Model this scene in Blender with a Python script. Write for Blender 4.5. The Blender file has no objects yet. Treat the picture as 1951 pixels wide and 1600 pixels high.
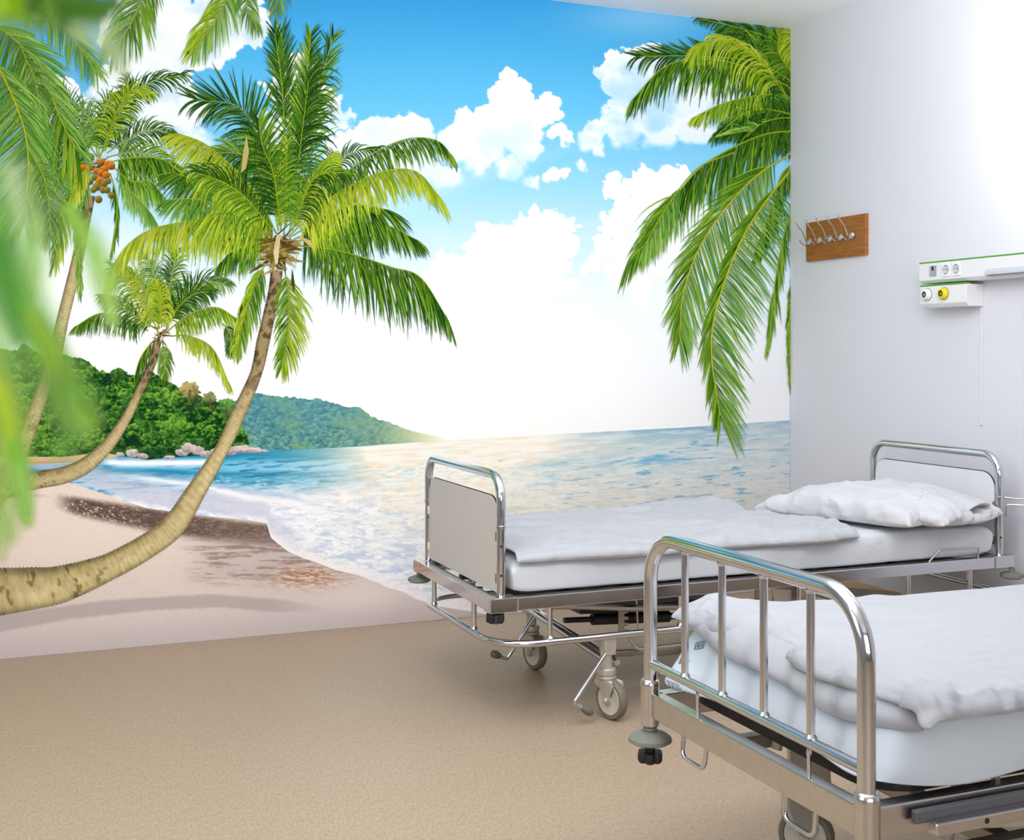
import bpy, bmesh, math, random
import numpy as np
from mathutils import Vector, Matrix

random.seed(7)
rng = np.random.default_rng(11)
COL = bpy.context.scene.collection
PI = math.pi

# ------------------------------------------------------------------ room frame
CAM_H = 1.30
YAW = math.radians(22.26)
FPX = 2260.0
CX, HZ = 975.5, 672.0            # principal column, horizon row of the photo (1951 x 1600)
WALL_Y = 5.48                    # back wall
WALL_X = 3.90                    # right wall
ROOM_H = 3.086
LEFT_X, REAR_Y = -1.7, -2.6


def lin(c):
    c = np.asarray(c, dtype=float) / 255.0
    return np.where(c <= 0.04045, c / 12.92, ((c + 0.055) / 1.055) ** 2.4)


def L3(r, g, b):
    v = lin((r, g, b))
    return (float(v[0]), float(v[1]), float(v[2]), 1.0)


# ------------------------------------------------------------------ helpers: objects
def tag(o, label=None, cat=None, group=None, kind=None):
    if label: o['label'] = label
    if cat: o['category'] = cat
    if group: o['group'] = group
    if kind: o['kind'] = kind
    return o


def empty(name, loc=(0, 0, 0), rz=0.0, label=None, cat=None, group=None):
    o = bpy.data.objects.new(name, None)
    COL.objects.link(o)
    o.location = loc
    o.rotation_euler = (0, 0, rz)
    o.empty_display_size = 0.1
    return tag(o, label, cat, group)


def obj(name, bm, mat, parent=None, smooth=False, bevel=0.0, loc=None, angle=40):
    me = bpy.data.meshes.new(name)
    bmesh.ops.recalc_face_normals(bm, faces=bm.faces[:])
    bm.to_mesh(me)
    bm.free()
    o = bpy.data.objects.new(name, me)
    COL.objects.link(o)
    if mat: me.materials.append(mat)
    if smooth:
        for p in me.polygons: p.use_smooth = True
        try:
            me.set_sharp_from_angle(angle=math.radians(angle))
        except Exception:
            pass
    if bevel:
        m = o.modifiers.new('bevel', 'BEVEL')
        m.width = bevel; m.segments = 2; m.limit_method = 'ANGLE'
    if parent: o.parent = parent
    if loc: o.location = loc
    return o


def box(bm, x0, x1, y0, y1, z0, z1):
    vs = [bm.verts.new(p) for p in ((x0, y0, z0), (x1, y0, z0), (x1, y1, z0), (x0, y1, z0),
                                    (x0, y0, z1), (x1, y0, z1), (x1, y1, z1), (x0, y1, z1))]
    for f in ((0, 3, 2, 1), (4, 5, 6, 7), (0, 1, 5, 4), (1, 2, 6, 5), (2, 3, 7, 6), (3, 0, 4, 7)):
        bm.faces.new([vs[i] for i in f])


def fillet(pts, r, n=6, closed=False):
    pts = [Vector(p) for p in pts]
    out = []
    N = len(pts)
    for i, p in enumerate(pts):
        if not closed and (i == 0 or i == N - 1):
            out.append(p); continue
        a, b = pts[(i - 1) % N], pts[(i + 1) % N]
        d1, d2 = (a - p), (b - p)
        l1, l2 = d1.length, d2.length
        d1.normalize(); d2.normalize()
        ang = d1.angle(d2)
        if ang > PI - 0.02:
            out.append(p); continue
        t = min(r / math.tan(ang / 2), l1 * 0.49, l2 * 0.49)
        rr = t * math.tan(ang / 2)
        c = p + (d1 + d2).normalized() * (rr / math.sin(ang / 2))
        s, e = p + d1 * t - c, p + d2 * t - c
        for k in range(n + 1):
            out.append(c + s.normalized().slerp(e.normalized(), k / n) * rr)
    return out


def tube(bm, pts, r, seg=14, closed=False, caps=True, radii=None):
    pts = [Vector(p) for p in pts]
    N = len(pts)
    tang = []
    for i in range(N):
        if closed:
            t = pts[(i + 1) % N] - pts[i - 1]
        else:
            t = pts[min(i + 1, N - 1)] - pts[max(i - 1, 0)]
        tang.append(t.normalized())
    up = Vector((0, 0, 1)) if abs(tang[0].z) < 0.9 else Vector((1, 0, 0))
    nrm = (up - tang[0] * up.dot(tang[0])).normalized()
    rings = []
    for i in range(N):
        if i:
            q = tang[i - 1].rotation_difference(tang[i])
            nrm = q @ nrm
            nrm = (nrm - tang[i] * nrm.dot(tang[i])).normalized()
        b = tang[i].cross(nrm)
        rr = radii[i] if radii else r
        rings.append([bm.verts.new(pts[i] + (nrm * math.cos(2 * PI * k / seg) + b * math.sin(2 * PI * k / seg)) * rr)
                      for k in range(seg)])
    M = N if closed else N - 1
    for i in range(M):
        A, B = rings[i], rings[(i + 1) % N]
        for k in range(seg):
            bm.faces.new((A[k], A[(k + 1) % seg], B[(k + 1) % seg], B[k]))
    if caps and not closed:
        bm.faces.new(rings[0][::-1]); bm.faces.new(rings[-1])


def lathe(bm, prof, origin=(0, 0, 0), axis=(0, 0, 1), seg=24):
    """prof: list of (radius, height) along axis"""
    ax = Vector(axis).normalized()
    up = Vector((0, 0, 1)) if abs(ax.z) < 0.9 else Vector((1, 0, 0))
    n = (up - ax * up.dot(ax)).normalized(); b = ax.cross(n)
    o = Vector(origin)
    rings = []
    for r, h in prof:
        if r < 1e-6:
            rings.append([bm.verts.new(o + ax * h)])
        else:
            rings.append([bm.verts.new(o + ax * h + (n * math.cos(2 * PI * k / seg) + b * math.sin(2 * PI * k / seg)) * r)
                          for k in range(seg)])
    for A, B in zip(rings[:-1], rings[1:]):
        for k in range(seg):
            k2 = (k + 1) % seg
            if len(A) == 1 and len(B) == 1: continue
            if len(A) == 1: bm.faces.new((A[0], B[k2], B[k]))
            elif len(B) == 1: bm.faces.new((A[k], A[k2], B[0]))
            else: bm.faces.new((A[k], A[k2], B[k2], B[k]))
    if len(rings[0]) > 1: bm.faces.new(rings[0][::-1])
    if len(rings[-1]) > 1: bm.faces.new(rings[-1])


def prism(bm, poly, axis, a0, a1):
    """poly: 2D points; axis 'x' -> (y,z), 'y' -> (x,z), 'z' -> (x,y)"""
    def P(p, a):
        return {'x': (a, p[0], p[1]), 'y': (p[0], a, p[1]), 'z': (p[0], p[1], a)}[axis]
    A = [bm.verts.new(P(p, a0)) for p in poly]
    B = [bm.verts.new(P(p, a1)) for p in poly]
    n = len(poly)
    bm.faces.new(A[::-1]); bm.faces.new(B)
    for i in range(n):
        bm.faces.new((A[i], A[(i + 1) % n], B[(i + 1) % n], B[i]))


def BM():
    return bmesh.new()


# ------------------------------------------------------------------ numpy noise
_T = rng.random((64, 64, 64))


def sm(a, b, x):
    t = np.clip((x - a) / (b - a), 0, 1)
    return t * t * (3 - 2 * t)


def vnoise(x, y, z=0.0):
    x, y, z = np.broadcast_arrays(np.asarray(x, float), np.asarray(y, float), np.asarray(z, float))
    xi, yi, zi = np.floor(x).astype(int), np.floor(y).astype(int), np.floor(z).astype(int)
    fx, fy, fz = x - xi, y - yi, z - zi
    fx = fx * fx * (3 - 2 * fx); fy = fy * fy * (3 - 2 * fy); fz = fz * fz * (3 - 2 * fz)
    def t(a, b, c): return _T[(xi + a) % 64, (yi + b) % 64, (zi + c) % 64]
    c00 = t(0, 0, 0) * (1 - fx) + t(1, 0, 0) * fx
    c10 = t(0, 1, 0) * (1 - fx) + t(1, 1, 0) * fx
    c01 = t(0, 0, 1) * (1 - fx) + t(1, 0, 1) * fx
    c11 = t(0, 1, 1) * (1 - fx) + t(1, 1, 1) * fx
    return (c00 * (1 - fy) + c10 * fy) * (1 - fz) + (c01 * (1 - fy) + c11 * fy) * fz


def fbm(x, y, z=0.0, o=4):
    s = 0.0; a = 0.5; n = 0.0
    for k in range(o):
        s = s + a * vnoise(np.asarray(x) * 2 ** k + 13.7 * k, np.asarray(y) * 2 ** k + 5.1 * k, np.asarray(z) * 2 ** k)
        n += a; a *= 0.5
    return s / n


def mix(a, b, t):
    t = np.asarray(t)[..., None]
    return np.asarray(a, float) * (1 - t) + np.asarray(b, float) * t


# ------------------------------------------------------------------ materials
def newmat(name):
    m = bpy.data.materials.new(name); m.use_nodes = True
    nt = m.node_tree
    return m, nt, nt.nodes['Principled BSDF']


def simple(name, rgb, rough=0.5, metal=0.0, spec=0.5, noise=0.0, nscale=30.0, bump=0.0, bscale=200.0, coat=0.0):
    m, nt, b = newmat(name)
    b.inputs['Roughness'].default_value = rough
    b.inputs['Metallic'].default_value = metal
    b.inputs['Specular IOR Level'].default_value = spec
    b.inputs['Coat Weight'].default_value = coat
    tc = nt.nodes.new('ShaderNodeTexCoord')
    nz = nt.nodes.new('ShaderNodeTexNoise'); nz.inputs['Scale'].default_value = nscale; nz.inputs['Detail'].default_value = 4
    nt.links.new(tc.outputs['Object'], nz.inputs['Vector'])
    mx = nt.nodes.new('ShaderNodeMixRGB'); mx.blend_type = 'MIX'
    c = L3(*rgb)
    mx.inputs[1].default_value = tuple(v * (1 - noise) for v in c[:3]) + (1,)
    mx.inputs[2].default_value = tuple(min(1, v * (1 + noise)) for v in c[:3]) + (1,)
    nt.links.new(nz.outputs['Fac'], mx.inputs[0])
    nt.links.new(mx.outputs[0], b.inputs['Base Color'])
    if bump:
        n2 = nt.nodes.new('ShaderNodeTexNoise'); n2.inputs['Scale'].default_value = bscale; n2.inputs['Detail'].default_value = 3
        nt.links.new(tc.outputs['Object'], n2.inputs['Vector'])
        bp = nt.nodes.new('ShaderNodeBump'); bp.inputs['Strength'].default_value = bump; bp.inputs['Distance'].default_value = 0.002
        nt.links.new(n2.outputs['Fac'], bp.inputs['Height'])
        nt.links.new(bp.outputs['Normal'], b.inputs['Normal'])
    return m


M = {}
M['wall'] = simple('wall_paint', (219, 219, 226), 0.75, spec=0.25, noise=0.012, nscale=3, bump=0.06, bscale=160)
M['wall2'] = simple('far_wall_paint', (150, 152, 158), 0.8, spec=0.2, noise=0.02, nscale=3)
M['ceil'] = simple('ceiling_paint', (244, 243, 246), 0.8, spec=0.2, noise=0.01, nscale=4)
M['chrome'] = simple('chrome_plating', (212, 213, 217), 0.10, 1.0, noise=0.06, nscale=14)
M['steel'] = simple('worn_steel', (206, 203, 200), 0.24, 1.0, noise=0.12, nscale=40, bump=0.05, bscale=120)
M['dull'] = simple('dull_steel', (150, 145, 138), 0.42, 0.9, noise=0.15, nscale=25)
M['dark'] = simple('dark_metal', (62, 60, 60), 0.42, 0.7, noise=0.2, nscale=30)
M['black'] = simple('black_plastic', (28, 28, 30), 0.45, noise=0.2)
M['rubber'] = simple('grey_rubber', (120, 123, 114), 0.65, noise=0.1, nscale=40)
M['tyre'] = simple('tyre_rubber', (118, 112, 98), 0.6, noise=0.12, nscale=40)
M['wheelhub'] = simple('wheel_hub', (208, 203, 192), 0.4, 0.2, noise=0.1)
M['castermetal'] = simple('caster_metal', (196, 192, 182), 0.4, 0.55, noise=0.15, nscale=60)
M['panel'] = simple('grey_laminate', (206, 199, 194), 0.45, noise=0.012, nscale=6)
M['panel2'] = simple('pale_laminate', (222, 223, 228), 0.4, noise=0.012, nscale=6)
M['edge'] = simple('brown_edge', (82, 56, 44), 0.5, noise=0.1)
M['white'] = simple('white_plastic', (236, 236, 236), 0.4, noise=0.01)
M['clip'] = simple('cream_plastic', (226, 218, 200), 0.5, noise=0.03)
M['rail'] = simple('rail_enamel', (228, 227, 229), 0.4, noise=0.01)
M['midgrey'] = simple('grey_rail', (104, 104, 110), 0.4, 0.3, noise=0.1)
M['green'] = simple('green_strip', (70, 158, 24), 0.5, noise=0.05)
M['yellow'] = simple('yellow_plastic', (232, 212, 10), 0.35, noise=0.03)
M['socketgrey'] = simple('socket_grey', (196, 200, 208), 0.45, noise=0.03)
M['teal'] = simple('switch_grey', (150, 164, 172), 0.4, noise=0.08, nscale=90)
M['ink'] = simple('laundry_ink', (62, 84, 118), 0.8, noise=0.2, nscale=120)
M['base'] = simple('linoleum_cove', (196, 164, 132), 0.5, noise=0.05, nscale=20)


def cloth_mat(name, rgb):
    m, nt, b = newmat(name)
    b.inputs['Roughness'].default_value = 0.85
    b.inputs['Specular IOR Level'].default_value = 0.15
    b.inputs['Sheen Weight'].default_value = 0.15
    tc = nt.nodes.new('ShaderNodeTexCoord')
    nz = nt.nodes.new('ShaderNodeTexNoise'); nz.inputs['Scale'].default_value = 7; nz.inputs['Detail'].default_value = 5
    nz.inputs['Distortion'].default_value = 1.2
    nt.links.new(tc.outputs['Object'], nz.inputs['Vector'])
    cr = nt.nodes.new('ShaderNodeMixRGB')
    c = L3(*rgb)
    cr.inputs[1].default_value = tuple(v * 0.975 for v in c[:3]) + (1,); cr.inputs[2].default_value = c
    nt.links.new(nz.outputs['Fac'], cr.inputs[0]); nt.links.new(cr.outputs[0], b.inputs['Base Color'])
    bp = nt.nodes.new('ShaderNodeBump'); bp.inputs['Strength'].default_value = 0.55; bp.inputs['Distance'].default_value = 0.012
    nt.links.new(nz.outputs['Fac'], bp.inputs['Height']); nt.links.new(bp.outputs['Normal'], b.inputs['Normal'])
    return m


M['sheet'] = cloth_mat('white_sheet', (205, 210, 217))
M['duvet'] = cloth_mat('white_duvet', (178, 181, 187))
M['bluish'] = cloth_mat('bluish_sheet', (204, 214, 223))
M['pillow'] = cloth_mat('white_pillowcase', (203, 204, 207))


def wood_mat():
    m, nt, b = newmat('coat_board_wood')
    tc = nt.nodes.new('ShaderNodeTexCoord'); mp = nt.nodes.new('ShaderNodeMapping')
    mp.inputs['Scale'].default_value = (1, 2.2, 22)
    nz = nt.nodes.new('ShaderNodeTexNoise'); nz.inputs['Scale'].default_value = 5; nz.inputs['Detail'].default_value = 6
    nz.inputs['Distortion'].default_value = 0.6
    cr = nt.nodes.new('ShaderNodeValToRGB')
    cr.color_ramp.elements[0].position = 0.3; cr.color_ramp.elements[0].color = L3(138, 80, 30)
    cr.color_ramp.elements[1].position = 0.75; cr.color_ramp.elements[1].color = L3(176, 112, 52)
    nt.links.new(tc.outputs['Object'], mp.inputs[0]); nt.links.new(mp.outputs[0], nz.inputs['Vector'])
    nt.links.new(nz.outputs['Fac'], cr.inputs[0]); nt.links.new(cr.outputs[0], b.inputs['Base Color'])
    b.inputs['Roughness'].default_value = 0.4
    return m


M['wood'] = wood_mat()


def floor_mat():
    m, nt, b = newmat('linoleum')
    tc = nt.nodes.new('ShaderNodeTexCoord')

    def noise(scale, det, rough=0.6):
        mp = nt.nodes.new('ShaderNodeMapping'); mp.inputs['Scale'].default_value = scale; mp.inputs['Rotation'].default_value = (0, 0, 0.06)
        nt.links.new(tc.outputs['Object'], mp.inputs[0])
        n = nt.nodes.new('ShaderNodeTexNoise'); n.inputs['Scale'].default_value = 1.0; n.inputs['Detail'].default_value = det; n.inputs['Roughness'].default_value = rough
        nt.links.new(mp.outputs[0], n.inputs['Vector'])
        return n.outputs['Fac']

    def ramp(f, stops):
        r = nt.nodes.new('ShaderNodeValToRGB'); e = r.color_ramp.elements
        e[0].position, e[0].color = stops[0]; e[1].position, e[1].color = stops[-1]
        for p, c in stops[1:-1]:
            q = e.new(p); q.color = c
        nt.links.new(f, r.inputs[0]); return r.outputs[0]

    base = ramp(noise((150, 46, 1), 4), [(0.30, L3(162, 142, 119)), (0.5, L3(173, 153, 130)), (0.70, L3(184, 165, 142))])
    fleck = ramp(noise((190, 62, 1), 1, 0.4), [(0.685, (0, 0, 0, 1)), (0.75, (0.75, 0.75, 0.75, 1))])
    fleck2 = ramp(noise((230, 60, 7), 1, 0.4), [(0.70, (0, 0, 0, 1)), (0.76, (0.5, 0.5, 0.5, 1))])
    m1 = nt.nodes.new('ShaderNodeMixRGB'); m1.inputs[2].default_value = L3(132, 112, 98)
    nt.links.new(fleck, m1.inputs[0]); nt.links.new(base, m1.inputs[1])
    m2 = nt.nodes.new('ShaderNodeMixRGB'); m2.inputs[2].default_value = L3(222, 206, 186)
    nt.links.new(fleck2, m2.inputs[0]); nt.links.new(m1.outputs[0], m2.inputs[1])
    nt.links.new(m2.outputs[0], b.inputs['Base Color'])
    b.inputs['Roughness'].default_value = 0.42; b.inputs['Specular IOR Level'].default_value = 0.25
    return m


M['floor'] = floor_mat()


def print_mat(alpha):
    m, nt, b = newmat('mural_print_soft' if alpha else 'mural_print')
    at = nt.nodes.new('ShaderNodeAttribute'); at.attribute_name = 'Col'
    nt.links.new(at.outputs['Color'], b.inputs['Base Color'])
    if alpha: nt.links.new(at.outputs['Alpha'], b.inputs['Alpha'])
    b.inputs['Roughness'].default_value = 0.9; b.inputs['Specular IOR Level'].default_value = 0.0
    return m


M['print'] = print_mat(False)
M['printA'] = print_mat(True)

# ------------------------------------------------------------------ room shell
def quadbox(name, *a, mat, label=None):
    bm = BM(); box(bm, *a)
    o = obj(name, bm, mat); tag(o, label, None, None, 'structure'); return o


quadbox('floor', LEFT_X, WALL_X, REAR_Y, WALL_Y, -0.1, 0.0, mat=M['floor'], label='beige speckled linoleum floor of the ward')
quadbox('ceiling', LEFT_X, WALL_X, REAR_Y, WALL_Y, ROOM_H, ROOM_H + 0.1, mat=M['ceil'], label='plain white ceiling of the ward')
quadbox('wall_back', LEFT_X - 0.1, WALL_X + 0.1, WALL_Y, WALL_Y + 0.1, -0.1, ROOM_H + 0.1, mat=M['wall'], label='back wall behind the beach mural')
quadbox('wall_right', WALL_X, WALL_X + 0.1, REAR_Y, WALL_Y, -0.1, ROOM_H + 0.1, mat=M['wall'], label='plain white wall at the bed heads')
quadbox('wall_left', LEFT_X - 0.1, LEFT_X, REAR_Y, WALL_Y, -0.1, ROOM_H + 0.1, mat=M['wall2'], label='plain grey wall on the left')
quadbox('wall_rear', LEFT_X - 0.1, WALL_X + 0.1, REAR_Y - 0.1, REAR_Y, -0.1, ROOM_H + 0.1, mat=M['wall2'], label='plain grey wall behind the viewer')
bm = BM()
prism(bm, [(WALL_X, 0), (WALL_X - 0.03, 0), (WALL_X - 0.012, 0.02), (WALL_X - 0.006, 0.14), (WALL_X, 0.145)], 'y', REAR_Y, WALL_Y - 0.016)
o = obj('baseboard_right', bm, M['base']); tag(o, 'tan cove skirting along the foot of the right wall', kind='structure')
# ------------------------------------------------------------------ the printed mural (flat, on the back wall)
mural = empty('beach_mural', (1.1, WALL_Y, 0), label='floor-to-ceiling tropical beach photo mural with leaning palms covering the back wall', cat='wall mural')
MX0 = 1.1
LAY = [0]


def px_wall(x, y):
    a = YAW + np.arctan((np.asarray(x, float) - CX) / FPX)
    X = WALL_Y * np.tan(a)
    d = X * math.sin(YAW) + WALL_Y * math.cos(YAW)
    return X, CAM_H - (np.asarray(y, float) - HZ) / FPX * d


def wall_px(X, Z):
    a = np.arctan2(X, WALL_Y) - YAW
    d = np.asarray(X) * math.sin(YAW) + WALL_Y * math.cos(YAW)
    return CX + FPX * np.tan(a), HZ + (CAM_H - Z) / d * FPX


PXL = float(wall_px(LEFT_X + 0.002, 0)[0])
PXR = float(wall_px(WALL_X - 0.002, 0)[0])


def y_top(x):
    return wall_px(px_wall(x, 0)[0], ROOM_H - 0.002)[1]


def y_bot(x):
    return wall_px(px_wall(x, 0)[0], 0.002)[1]


def print_mesh(name, x, y, faces, col, parent, mat=None, dep=None, label=None):
    """x,y: photo-frame coordinates of the print; mapped onto the wall plane"""
    X, Z = px_wall(x, y)
    LAY[0] += 1
    n = len(X)
    Y = np.full(n, -(0.0012 + LAY[0] * 5e-5))
    if dep is not None: Y = Y - np.asarray(dep)
    lim = (X < WALL_X - 0.001) & (X > LEFT_X)
    X = np.clip(X, LEFT_X + 0.001, WALL_X - 0.001); Z = np.clip(Z, 0.001, ROOM_H - 0.001)
    co = np.stack([X - MX0, Y, Z], 1).astype(np.float32)
    me = bpy.data.meshes.new(name)
    me.from_pydata(co, [], faces if isinstance(faces, list) else faces.tolist())
    c = np.ones((n, 4), np.float32)
    col = np.asarray(col, float)
    c[:, :3] = lin(np.clip(col[:, :3], 0, 255))
    if col.shape[1] > 3: c[:, 3] = col[:, 3]
    at = me.color_attributes.new('Col', 'FLOAT_COLOR', 'POINT')
    at.data.foreach_set('color', c.ravel())
    me.update()
    o = bpy.data.objects.new(name, me); COL.objects.link(o)
    me.materials.append(mat or M['print'])
    o.parent = parent
    if label: o['label'] = label
    return o


def grid_faces(nx, ny):
    i = np.arange(nx * ny).reshape(nx, ny)
    return np.stack([i[:-1, :-1], i[1:, :-1], i[1:, 1:], i[:-1, 1:]], -1).reshape(-1, 4)


def columns(name, xs, top, bot, ny, colfn, parent, power=1.0, **k):
    xs = np.asarray(xs, float)
    t = np.linspace(0, 1, ny) ** power
    T, B = top(xs), bot(xs)
    B = np.maximum(B, T + 0.2)
    x = np.repeat(xs[:, None], ny, 1); y = T[:, None] + (B - T)[:, None] * t[None]
    return print_mesh(name, x.ravel(), y.ravel(), grid_faces(len(xs), ny), colfn(x.ravel(), y.ravel()), parent, **k)


def poly(pts):
    a = np.array(pts, float)
    return lambda x: np.interp(x, a[:, 0], a[:, 1])


def glow(x, y, cx, cy, sx, sy):
    return np.exp(-((x - cx) / sx) ** 2 - ((y - cy) / sy) ** 2)


# ---- sky
def sky_col(x, y):
    ty = [-120, 0, 90, 200, 300, 380, 450, 540, 640, 760, 900]
    tc = np.array([(46, 148, 208), (60, 158, 216), (78, 174, 226), (104, 194, 236), (136, 208, 241), (170, 222, 245), (200, 233, 249),
                   (232, 246, 253), (248, 252, 254), (254, 254, 254), (254, 254, 252)], float)
    yy = y + 26 * (fbm(x / 260, y / 200, 3.3) - 0.5) - 0.02 * (x - 900)
    c = np.stack([np.interp(yy, ty, tc[:, i]) for i in range(3)], -1)
    # hazier, greyer blue behind the left palms
    c = mix(c, (112, 178, 222), 0.55 * sm(480, 200, x) * sm(420, 300, y))
    c = mix(c, (252, 254, 255), sm(430, 120, x) * sm(380, 520, y) * 0.9)
    # faint slanting sun rays and cirrus
    r = fbm((x * 0.32 + y * 0.95) / 60, (x * 0.95 - y * 0.32) / 900, 8.0, 3)
    c = mix(c, (255, 255, 255), 0.22 * sm(0.5, 0.75, r) * sm(200, 420, y))
    c = mix(c, (255, 255, 255), 0.28 * glow(x, y, 1230, 30, 130, 40))
    c = mix(c, (255, 255, 250), 0.9 * glow(x, y, 900, 790, 380, 130))
    c = mix(c, (228, 228, 236), 0.45 * sm(1150, 1500, x) * sm(560, 760, y))  # room shade towards the right wall, mixed into the sky colour
    return c


columns('sky', np.concatenate([np.linspace(PXL, -20, 60), np.arange(-14, PXR, 5.0), [PXR]]), y_top, lambda x: 0 * x + 905, 210, sky_col, mural)


# ---- clouds: puffs on the sky
BG = [sky_col]


def cloud(puffs, soft=0.16, warp=15, step=2.4, fade=None, shade=0.5, maxa=1.0, seed=0.0, tint=(213, 234, 247)):
    P = np.array(puffs, float)
    x0, x1 = (P[:, 0] - P[:, 2]).min() - 20, min((P[:, 0] + P[:, 2]).max() + 20, PXR)
    y0, y1 = (P[:, 1] - P[:, 2]).min() - 20, (P[:, 1] + P[:, 2]).max() + 20
    xs, ys = np.arange(x0, x1, step), np.arange(y0, y1, step)
    x, y = np.meshgrid(xs, ys, indexing='ij')
    wx = x + warp * 2 * (fbm(x / 26, y / 26, 1.5 + seed, 5) - 0.5) * 1.8
    wy = y + warp * 2 * (fbm(x / 26, y / 26, 9.5 + seed, 5) - 0.5) * 1.8
    f = np.full(x.shape, -9.0); s2 = np.zeros(x.shape)
    for p in P:
        d = np.hypot(wx - p[0], wy - p[1]) / p[2]
        v = 1 - d
        sh = np.clip(0.5 - (wx - p[0]) / p[2] * 0.2 + (wy - p[1]) / p[2] * 0.55, 0, 1)
        s2 = np.where(v > f, sh, s2); f = np.maximum(f, v)
    n = fbm(x / 55, y / 45, 4.2 + seed, 5)
    lowf = sm(y0 + (y1 - y0) * 0.35, y1, y)
    so = soft * (0.35 + 3.2 * lowf)
    a = np.clip(f / so, 0, 1); a = a * a * (3 - 2 * a)
    if fade is not None: a *= fade(x, y)
    a *= maxa * (1 - 0.5 * lowf * sm(0.45, 0.7, n))
    c = mix((254, 255, 255), tint, np.clip(shade * (sm(0.42, 0.7, n) * 0.7 + s2 * 0.55 * sm(0.0, 0.5, f)), 0, 1))
    keep = a > 0.02
    c = mix(BG[0](x.ravel(), y.ravel()).reshape(x.shape + (3,)), c, a)
    idx = np.arange(x.size).reshape(x.shape)
    k4 = keep[:-1, :-1] | keep[1:, :-1] | keep[1:, 1:] | keep[:-1, 1:]
    F = np.stack([idx[:-1, :-1], idx[1:, :-1], idx[1:, 1:], idx[:-1, 1:]], -1)[k4]
    used, inv = np.unique(F.ravel(), return_inverse=True)
    F = inv.reshape(-1, 4)
    return print_mesh('cloud', x.ravel()[used], y.ravel()[used], F, c.reshape(-1, 3)[used], mural)


cloud([(250, 60, 70), (300, 50, 80), (345, 90, 60), (390, 75, 62), (440, 50, 48), (478, 45, 40), (300, 140, 70), (352, 118, 34), (250, 190, 90), (330, 210, 70),
       (420, 20, 60), (250, 290, 90), (340, 300, 80), (160, 260, 90)], shade=0.9, tint=(208, 228, 240), seed=1)
cloud([(95, 170, 26), (118, 165, 22), (135, 178, 18), (100, 200, 40), (60, 190, 40)], shade=0.4, warp=8, seed=2)
cloud([(545, 165, 40), (578, 130, 34), (560, 190, 50), (610, 178, 30), (635, 195, 26), (640, 225, 30), (600, 240, 60), (520, 250, 50), (650, 260, 34)], seed=3, shade=0.5)
cloud([(690, 268, 36), (712, 248, 28), (740, 245, 26), (778, 250, 40), (800, 255, 26), (730, 290, 62), (790, 300, 60), (660, 310, 60), (850, 330, 40), (700, 350, 70)],
      soft=0.3, shade=0.35, seed=4, maxa=0.92)
cloud([(968, 148, 24), (985, 172, 27), (950, 175, 22), (975, 205, 42), (1000, 195, 20), (886, 226, 21), (872, 240, 22), (905, 240, 24), (880, 268, 42), (935, 250, 50), (990, 245, 52),
       (1050, 192, 20), (1036, 210, 26), (1060, 215, 12), (1005, 285, 34), (920, 290, 48), (860, 280, 42), (975, 320, 30), (1060, 250, 18), (1078, 262, 15), (1010, 348, 18)],
      seed=5, shade=0.45, warp=11)
cloud([(1145, 136, 14), (1168, 118, 24), (1200, 118, 32), (1240, 108, 34), (1180, 165, 36), (1245, 170, 70), (1310, 190, 66), (1135, 245, 22), (1160, 238, 18), (1120, 268, 22), (1140, 285, 16),
       (1190, 240, 50), (1255, 240, 48), (1320, 240, 46), (1365, 215, 52), (1410, 200, 52), (1100, 310, 14)], seed=6, shade=0.95, tint=(190, 226, 247), warp=12)
cloud([(1055, 332, 14), (1074, 329, 12), (1042, 338, 10)], seed=7, warp=5, shade=0.2)
cloud([(1030, 418, 22), (1052, 425, 26), (1075, 440, 22), (1010, 442, 34), (930, 458, 30), (915, 470, 24), (960, 470, 42), (1050, 470, 48), (840, 502, 20), (880, 512, 24), (865, 525, 34),
       (930, 530, 60), (1010, 530, 60), (1080, 545, 30), (1092, 442, 12), (960, 580, 80), (840, 570, 60)], seed=8, shade=0.3, soft=0.2)
cloud([(1168, 350, 20), (1175, 372, 22), (1155, 375, 14), (1222, 332, 18), (1240, 345, 22), (1275, 335, 22), (1298, 338, 22), (1210, 362, 22), (1250, 385, 44), (1195, 420, 40), (1290, 390, 40),
       (1160, 430, 24), (1330, 430, 50), (1230, 460, 60), (1150, 475, 28), (1125, 508, 22), (1190, 510, 50), (1300, 500, 66), (1400, 450, 60), (1240, 560, 60)], seed=9, shade=0.3, soft=0.2)

# ---- far hill
HS = np.array([(395, 772), (416, 765), (430, 759), (445, 764), (460, 758), (480, 752), (500, 749), (515, 753), (540, 756), (560, 757), (585, 761), (610, 760), (640, 769),
               (660, 775), (685, 776), (700, 787), (720, 799), (745, 806), (775, 818), (800, 825), (825, 829), (850, 836)], float)


def worley(x, y, n, bbox, seed, jy=1.0):
    r = np.random.default_rng(seed)
    px = r.uniform(bbox[0], bbox[1], n); py = r.uniform(bbox[2], bbox[3], n); rc = r.random(n)
    f = np.empty(len(x)); ids = np.empty(len(x), int)
    for s in range(0, len(x), 4000):
        d = (x[s:s + 4000, None] - px) ** 2 + ((y[s:s + 4000, None] - py) * jy) ** 2
        i = d.argmin(1); ids[s:s + 4000] = i; f[s:s + 4000] = np.sqrt(d[np.arange(len(i)), i])
    return f, ids, px, py, rc


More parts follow.
